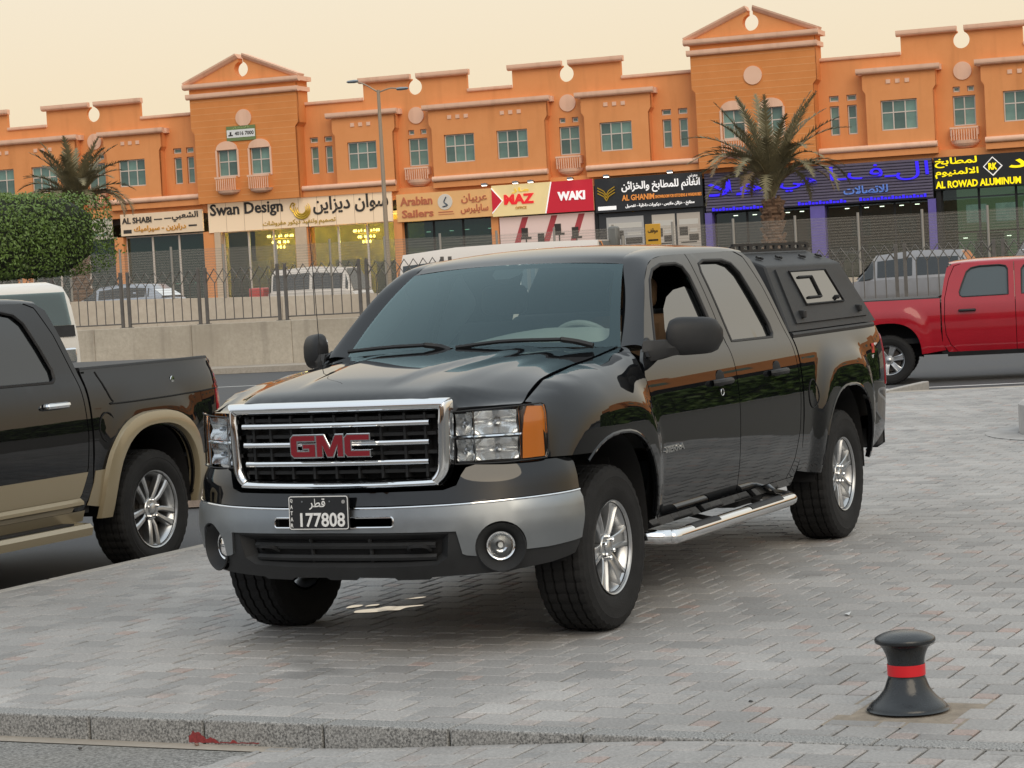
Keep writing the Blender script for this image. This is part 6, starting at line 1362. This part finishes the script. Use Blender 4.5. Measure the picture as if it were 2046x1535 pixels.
# lit cream and red sign
W2 = .62
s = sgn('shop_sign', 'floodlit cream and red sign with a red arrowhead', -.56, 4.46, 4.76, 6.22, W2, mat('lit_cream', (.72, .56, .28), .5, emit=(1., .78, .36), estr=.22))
M_rd = mat('sign_red', (.55, .012, .03), .45, emit=(1., .02, .05), estr=.10); M_rl2 = glow('red_letters', (.6, .01, .015), (1., .03, .03), .35); M_wl = glow('white_letters', (.85, .85, .84), (1., .95, .95), .35)
fixn(MB().prism([(2.12, 4.76), (4.46, 4.76), (4.46, 6.22), (2.45, 6.22)], lambda u, z: (u, -W2-.012, z), lambda u, z: (u, -W2+.09, z)).build('red_panel', M_rd, s, smooth=False))
fixn(MB().prism([(2.06, 4.77), (2.12, 4.77), (2.45, 6.21), (2.39, 6.21)], lambda u, z: (u, -W2-.016, z), lambda u, z: (u, -W2+.0, z)).build('white_stripe', M_wl, s, smooth=False))
fixn(MB().prism([(-.56, 4.95), (-.08, 5.48), (-.56, 6.05)], lambda u, z: (u, -W2-.02, z), lambda u, z: (u, -W2, z)).build('arrowhead', M_rd, s, smooth=False))
MB().tube([(-.56, -W2-.03, 4.92), (-.02, -W2-.03, 5.48), (-.56, -W2-.03, 6.10)], .03, 5).build('arrow_edge', M_wl, s)
wr(s, 'MAZ', .05, 5.28, 1.5, .48, W2, M_rl2, bold=.05); wr(s, 'ماز', .45, 5.80, .85, .26, W2, glow('yellow_small', (.7, .45, .03), (1, .7, .1), .3), True, .02); wr(s, 'OFFICE', .6, 5.05, .55, .12, W2, M_orl); wr(s, 'WAKI', 2.72, 5.30, 1.35, .42, W2+.012, M_wl, bold=.05)
# poster wall below it
s = thing('window_poster', 'slanted red and white poster with office chairs under the floodlit sign', 'poster'); s.location = BL.location; s.rotation_euler = BL.rotation_euler
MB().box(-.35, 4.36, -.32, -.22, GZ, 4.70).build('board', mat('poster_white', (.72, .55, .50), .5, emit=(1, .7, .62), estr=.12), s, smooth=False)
for a in (.55, 2.0, 3.35): fixn(MB().prism([(a-.75, 2.0), (a-.45, 2.0), (a+.55, 4.66), (a+.25, 4.66)], lambda u, z: (u, -.328, z), lambda u, z: (u, -.321, z)).build('stripe', mat('poster_red', (.45, .05, .06), .5), s, smooth=False))
for k, (u, z) in enumerate(((.95, 3.6), (1.75, 3.3), (2.6, 3.7), (3.45, 3.5))):
    MB().box(u-.26, u+.26, -.345, -.33, z+.02, z+.12).box(u-.22, u+.10, -.345, -.33, z+.12, z+.55).box(u-.03, u+.03, -.345, -.33, z-.35, z+.02).box(u-.24, u+.24, -.345, -.33, z-.42, z-.35).build('printed_chair', M_ink, s, smooth=False)
# black sign with floodlamps
s = sgn('shop_sign', 'black sign with white lettering, orange words and a gold emblem', 4.54, 9.70, 4.62, 6.20, W2, mat('black_board', (.02, .02, .022), .45))
M_ol2 = glow('orange_lit', (.7, .25, .05), (1., .38, .08), .25); wr(s, 'الغانم للمطابخ والخزائن', 5.85, 5.42, 3.75, .56, W2, M_wl, True, .02); wr(s, 'معرض', 9.05, 5.95, .45, .18, W2, M_wl, True)
wr(s, 'AL GHANIM', 5.85, 5.10, 1.55, .27, W2, M_ol2, bold=.02); wr(s, 'SHOWROOM FOR KITCHENS & WARDROBES', 7.45, 5.12, 2.2, .15, W2, M_ol2, bold=.02); wr(s, 'مطابخ - خزائن ملابس - ديكورات داخلية - تفصيل', 6.0, 4.72, 3.3, .22, W2, M_wl, True, .02)
for k in range(3):
    for q in (-1, 1): MB().tube([(5.10, -W2-.03, 5.15+.13*k), (5.10+q*.12, -W2-.03, 5.35+.13*k), (5.10+q*.42, -W2-.03, 5.52+.13*k)], .028, 5).build('emblem_line', M_gold, s)
MB().box(4.66, 5.55, -W2-.02, -W2, 4.72, 4.90).build('phone_strip', M_wl, s, bev=.05)
s = thing('window_poster', 'black shopfront boards printed with pale kitchen interiors', 'poster'); s.location = BL.location; s.rotation_euler = BL.rotation_euler
MB().box(4.58, 9.60, -.36, -.26, GZ, 4.58).build('board', mat('poster_black', (.03, .03, .032), .4), s, smooth=False)
for k, (u0, u1) in enumerate(((4.95, 6.75), (7.15, 8.25), (8.35, 9.45))):
    MB().box(u0, u1, -.372, -.362, 2.75, 4.38).build('print', mat('print_%d' % k, ((.34, .33, .32), (.46, .40, .33), (.40, .34, .28))[k], .4, emit=(.8, .75, .7), estr=.10), s, smooth=False)
    w_ = u1-u0
    MB().box(u0+.1, u0+w_*.45, -.38, -.373, 3.35, 3.75).box(u0+w_*.5, u1-.1, -.38, -.373, 3.1, 3.4).box(u0+.15, u1-.2, -.38, -.373, 3.0, 3.06).build('printed_cabinet', M_ink, s, smooth=False)
    MB().box(u0+.1, u1-.1, -.38, -.373, 3.85, 4.10).box(u0+w_*.55, u1-.15, -.38, -.373, 3.5, 3.65).build('printed_shelf', mat('print_white', (.6, .57, .52), .5), s, smooth=False)
# slatted violet sign
s = sgn('shop_sign', 'wide grey slatted sign with glowing blue lettering behind the palm', 9.78, 20.20, 4.32, 6.10, W_, mat('slat_back', (.03, .025, .05), .5))
M_slat = mat('sign_slat', (.10, .085, .13), .45, var=.1, vscale=2); M_bl = glow('blue_letters', (.01, .005, .25), (.035, .01, 1.), .95); M_bl2 = glow('pale_blue_letters', (.05, .12, .35), (.2, .35, 1.), .3)
for k in range(13): zz = 4.36+k*.134; fixn(MB().loft([[(u, -W_, zz), (u, -W_-.05, zz+.02), (u, -W_-.05, zz+.06), (u, -W_, zz+.125)] for u in (9.8, 20.18)], closed=True, caps=True).build('slat', M_slat, s, smooth=False))
wr(s, 'الـفـا', 15.6, 5.20, 4.45, .80, W_+.06, M_bl, True, .0); wr(s, 'هلا', 9.95, 5.02, 2.6, .75, W_+.06, M_bl, True, .01); wr(s, 'هي', 13.3, 5.02, 1.7, .62, W_+.06, M_bl, True, .01); wr(s, 'للاتصالات', 16.2, 4.72, 2.0, .36, W_+.06, M_bl2, True, .02)
for u0, u1, z in ((10.1, 13.2, 4.36), (14.1, 16.4, 4.38), (16.9, 19.95, 4.40)):
    for k in range(int((u1-u0)/.16)): MB().box(u0+k*.16, u0+k*.16+.11, -W_-.09, -W_-.06, z, z+.10+.05*(k % 3 == 0)).build('small_letter', M_bl, s)
# black and yellow sign
s = sgn('shop_sign', 'black sign with glowing yellow lettering and a white diamond', 20.27, 27.2, 4.66, 6.10, W_, mat('black_board_b', (.012, .012, .012), .4))
M_yl = glow('yellow_letters', (.7, .55, .0), (1., .80, .0), .75); wr(s, 'لمطابخ', 20.32, 5.62, 1.85, .44, W_, M_yl, True, .02); wr(s, 'الالمنيوم', 20.32, 5.16, 1.9, .42, W_, M_yl, True, .02); wr(s, 'AL ROWAD ALUMINUM', 20.32, 4.72, 3.72, .32, W_, M_yl, bold=.03); wr(s, 'الرواد', 23.55, 5.25, 3.2, .72, W_, M_yl, True, .03)
MB().tube([(22.85+a*.40, -W_-.03, 5.55+b*.40) for a, b in ((0, -1), (1, 0), (0, 1), (-1, 0), (0, -1), (1, 0))], .03, 5, False).build('diamond', M_wl, s); wr(s, 'RK', 22.66, 5.40, .38, .30, W_, M_yl, bold=.04)
# phone board on the tower
s = sgn('phone_sign', 'small white and green board with a phone number on the gabled tower', -14.0, -12.45, 9.26, 9.98, 1.06, mat('green_strip', (.16, .22, .08), .6), .05); s['category'] = 'sign'
MB().box(-13.98, -12.47, -1.066, -1.061, 9.42, 9.80).build('white_field', M_white, s); wr(s, '4016 7000', -13.55, 9.52, 1.02, .19, 1.067, M_ink, bold=.02, dep=.01)
wr(s, 'للايجار', -13.7, 9.83, .9, .12, 1.061, mat('pale_green', (.4, .5, .2), .5), True, dep=.01); MB().box(-13.9, -13.65, -1.075, -1.067, 9.50, 9.56).box(-13.82, -13.73, -1.075, -1.067, 9.56, 9.70).build('icon', M_ink, s)
# flood lamps over the lit signs, chandeliers in the showroom
for i, u in enumerate((-.7, .85, 1.6, 3.55, 5.3, 8.35)):
    lt = thing('flood_lamp', ['floodlamp at the left end over the cream and red sign', 'floodlamp over the red letters of the cream sign', 'floodlamp near the middle of the cream and red sign', 'floodlamp over the white letters on red', 'floodlamp over the gold emblem of the black sign', 'floodlamp at the far end over the black sign'][i], 'lamp', group='sign floodlamps'); lt.location = BL.location; lt.rotation_euler = BL.rotation_euler
    MB().tube([(u, -.60, 6.28), (u, -1.15, 6.34)], .02, 6).build('arm', M_dark, lt); MB().box(u-.13, u+.13, -1.25, -1.08, 6.24, 6.34).build('head', M_satin, lt)
    MB().box(u-.11, u+.11, -1.23, -1.10, 6.225, 6.238).build('lens', glow('flood_lens', (1, .95, .85), (1., .93, .80), 9.), lt)
for i, u in enumerate((-12.5, -7.85)):
    ch = thing('chandelier', ['gold chandelier behind the glass below the English lettering', 'gold chandelier behind the glass below the arabic lettering'][i], 'chandelier', group='showroom chandeliers'); ch.location = BL.location; ch.rotation_euler = BL.rotation_euler
    MB().tube([(u, 1.2, 5.3), (u, 1.2, 4.6)], .02, 6).build('chain', M_gold, ch)
    for rr, z, k_ in ((.62, 4.45, 12), (.40, 4.15, 9), (.2, 3.9, 6)):
        MB().lathe([(rr+.03*math.cos(t), z+.03*math.sin(t)) for t in np.linspace(0, 2*math.pi, 7)], 24, Matrix.Translation((u, 1.2, 0))).build('ring', M_gold, ch)
        for k in range(k_): a = 2*math.pi*k/k_; MB().lathe([(.0005, .0), (.05, .05), (.03, .12), (.0005, .16)], 7, Matrix.Translation((u+rr*math.cos(a), 1.2+rr*math.sin(a), z+.03))).build('candle_bulb', glow('candle_bulb', (1, .8, .3), (1., .72, .22), 7.), ch)
# ================================================================== small things in the foreground
t = thing('bollard', 'short black mushroom bollard with a red reflective band on the paving', 'bollard', (BOL[0]-.03, BOL[1]-.015, .004))
M_bol = mat('bollard_iron', (.016, .019, .022), .26, var=.25, vscale=12, rvar=.1, bump=.08, bscale=90)
pr = spline([(.0005, .0), (.146, .0), (.150, .010), (.142, .024), (.115, .050), (.090, .085), (.076, .125), (.070, .150), (.0695, .200), (.074, .235), (.086, .268), (.100, .288), (.110, .292), (.115, .300), (.114, .312), (.106, .320), (.080, .334), (.045, .343), (.0005, .346)], 3)
MB().lathe([(p[0], p[1]*.87) for p in pr if p[0] >= 0], 48).build('post', M_bol, t, ang=60)
MB().lathe([(.0712, .131), (.0722, .132), (.0722, .173), (.0712, .174)], 48).build('reflective_band', mat('red_band', (.62, .012, .02), .35, emit=None), t)
ft = sheet('bollard_footing', [(BOL[0]-.30, BOL[1]-.30), (BOL[0]+.30, BOL[1]-.30), (BOL[0]+.30, BOL[1]+.30), (BOL[0]-.30, BOL[1]+.30)], -.0035, mat('footing_mortar', (.25, .21, .165), .95, var=.25, vscale=14, bump=.5, bscale=50), pave)
ft.parent = pave
# ring-shaped concrete planter at the frame's edge
t = thing('round_planter', 'round concrete planter kerb on the paving, cut by the right edge', 'planter', (-12.12, 1.25, 0))
o = MB().lathe([(1.20, -.01), (1.20, .28), (1.16, .31), (1.02, .31), (.99, .27), (.99, -.01)], 56).build('kerb_ring', mat('planter_concrete', (.40, .38, .36), .85, var=.15, vscale=5, bump=.3), t); fixn(o)
MB().lathe([(.0005, .20), (.6, .21), (.995, .18)], 30).build('soil', mat('soil', (.13, .09, .06), .95, var=.3, vscale=10, bump=.6), t)
MB().lathe([(1.21, .0045), (1.52, .0045)], 56).build('paving_ring', mat('ring_stone', (.34, .33, .32), .9, var=.2, vscale=6), t)
# litter: a drain cap, a scrap of paper, pebbles and bottle cap
o = MB().lathe([(.0005, .006), (.075, .006), (.080, .003)], 24).build('drain_cap', mat('iron_cap', (.05, .045, .04), .6), None); o.location = (-3.05, 2.32, 0); tag(o, 'small dark round drain cap in the paving', 'drain cap')
o = MB().add([(0, 0, .005), (.05, .01, .012), (.055, .035, .006), (.01, .03, .016)], [(0, 1, 2, 3)]).build('paper_scrap', M_white, None, smooth=False); o.location = (-.55, 1.95, 0); tag(o, 'crumpled white paper scrap on the paving beside the pickup', 'litter')
rg = random.Random(11)
for i, (x, y, s, lab) in enumerate(((2.47, 1.10, .012, 'pale pebble in the gutter near the end of the kerb'), (2.46, .16, .010, 'brown crumb of stone below the red paint smear'), (1.72, 2.28, .008, 'dark pebble on the paving beside the bollard'), (2.62, -.30, .009, 'dark pebble on the asphalt below the kerb'))):
    bm = bmesh.new(); bmesh.ops.create_icosphere(bm, subdivisions=2, radius=s)
    for v in bm.verts: v.co *= 1+rg.uniform(-.25, .25); v.co.z *= .6
    me = bpy.data.meshes.new('pebble'); bm.to_mesh(me); bm.free(); o = new_obj('pebble', me, None, mat('pebble_%d' % i, ((.45, .40, .30), (.20, .12, .09), (.04, .04, .04), (.05, .045, .04))[i], .7)); o.location = (x, y, s*.5 if x < 2.4 else -.098+s*.4); tag(o, lab, 'pebble')
# puddle under the pickup that mirrors the bright sky
M_wat = mat('water_film', (.05, .05, .05), .06, spec=1., coat=1., coatr=.02)
for pts in ([(-.39, -.70), (-.42, -.60), (-.48, -.56), (-.50, -.49), (-.58, -.50), (-.66, -.44), (-.69, -.47), (-.63, -.56), (-.62, -.64), (-.55, -.66), (-.50, -.72), (-.44, -.74)], [(-.88, -.67), (-.92, -.60), (-.98, -.58), (-.96, -.63)], [(-.53, -.85), (-.58, -.80), (-.66, -.81), (-.64, -.86)], [(-.60, -.76), (-.64, -.71), (-.70, -.72), (-.67, -.77)]):
    p_ = [(x+.006*math.sin(37*x+23*y), y+.006*math.cos(41*y+17*x)) for x, y in spline(pts, 5, True)]
    new_obj('puddle', panel_mesh('puddle', p_, lambda x, y: (x, y, .0032), .2, hem=0, out=(0, 0, 1)), pave, M_wat)
# ---- what stands to the right of the frame and shows in the pickup's doors
t = thing('clipped_hedge', 'long clipped green hedge beyond the right edge, mirrored in the pickup doors', 'hedge', (-25, 11.5, 0), R(105))
rg = random.Random(2); V = []; F = []
for i in range(9000):
    x, y, z = rg.uniform(-8, 8), rg.choice((-.8, .8))*rg.uniform(.9, 1.05), rg.uniform(0, 1.5)
    if rg.random() < .35: y = rg.uniform(-.85, .85); z = 1.5*rg.uniform(.95, 1.06)
    p = Vector((x, y, z)); n = Vector((rg.gauss(0, 1), rg.gauss(0, 1), rg.gauss(0, 1))).normalized(); a = n.orthogonal().normalized()*.14; b = n.cross(a)*.5; q = len(V); V += [p-a, p-b, p+a, p+b]; F.append((q, q+1, q+2, q+3))
new_obj('foliage', mesh_of('foliage', V, F, False), t, M_leaf); MB().box(-7.9, 7.9, -.72, .72, 0, 1.42).build('shade_core', MATS['core_shade'], t)  # dark box fills the hedge, its colour standing for inner shade
t = thing('side_building', 'orange building beyond the right edge, mirrored in the pickup doors', 'building', (-98.7, 33.5, 0), R(96))
MB().box(-38, 34, 0, 8, .6, 10.8).box(-16, -10, -.8, 7, .6, 12.6).box(10, 16, -.8, 7, .6, 12.6).build('wall', M_or, t, smooth=False); MB().box(-38, 34, -.08, 0, .6, 5.2).build('shopfront', M_dark, t, smooth=False)
for k in range(14): MB().box(-36+k*4.8, -34.3+k*4.8, -.05, .0, 7.4, 8.8).build('window', M_pane, t, smooth=False)
t = thing('unseen_block', 'long low building behind the viewer, added to dim the reflections in the pickup front', 'building', (46, 10, 0), R(-84))  # unseen building put in to darken the pickup's front reflections
MB().box(-60, 60, 0, 9, -.15, 7.5).box(-30, -20, -.5, 8, -.15, 9.5).box(15, 27, -.5, 8, -.15, 10.).build('wall', mat('far_stucco', (.40, .22, .12), .9, var=.15, vscale=.6), t, smooth=False); MB().box(-60, 60, -.06, 0, .2, 3.4).build('shopfront', M_dark, t, smooth=False)
for k in range(24): MB().box(-57+k*4.8, -55+k*4.8, -.05, 0, 4.4, 6.1).build('window', M_pane, t, smooth=False)
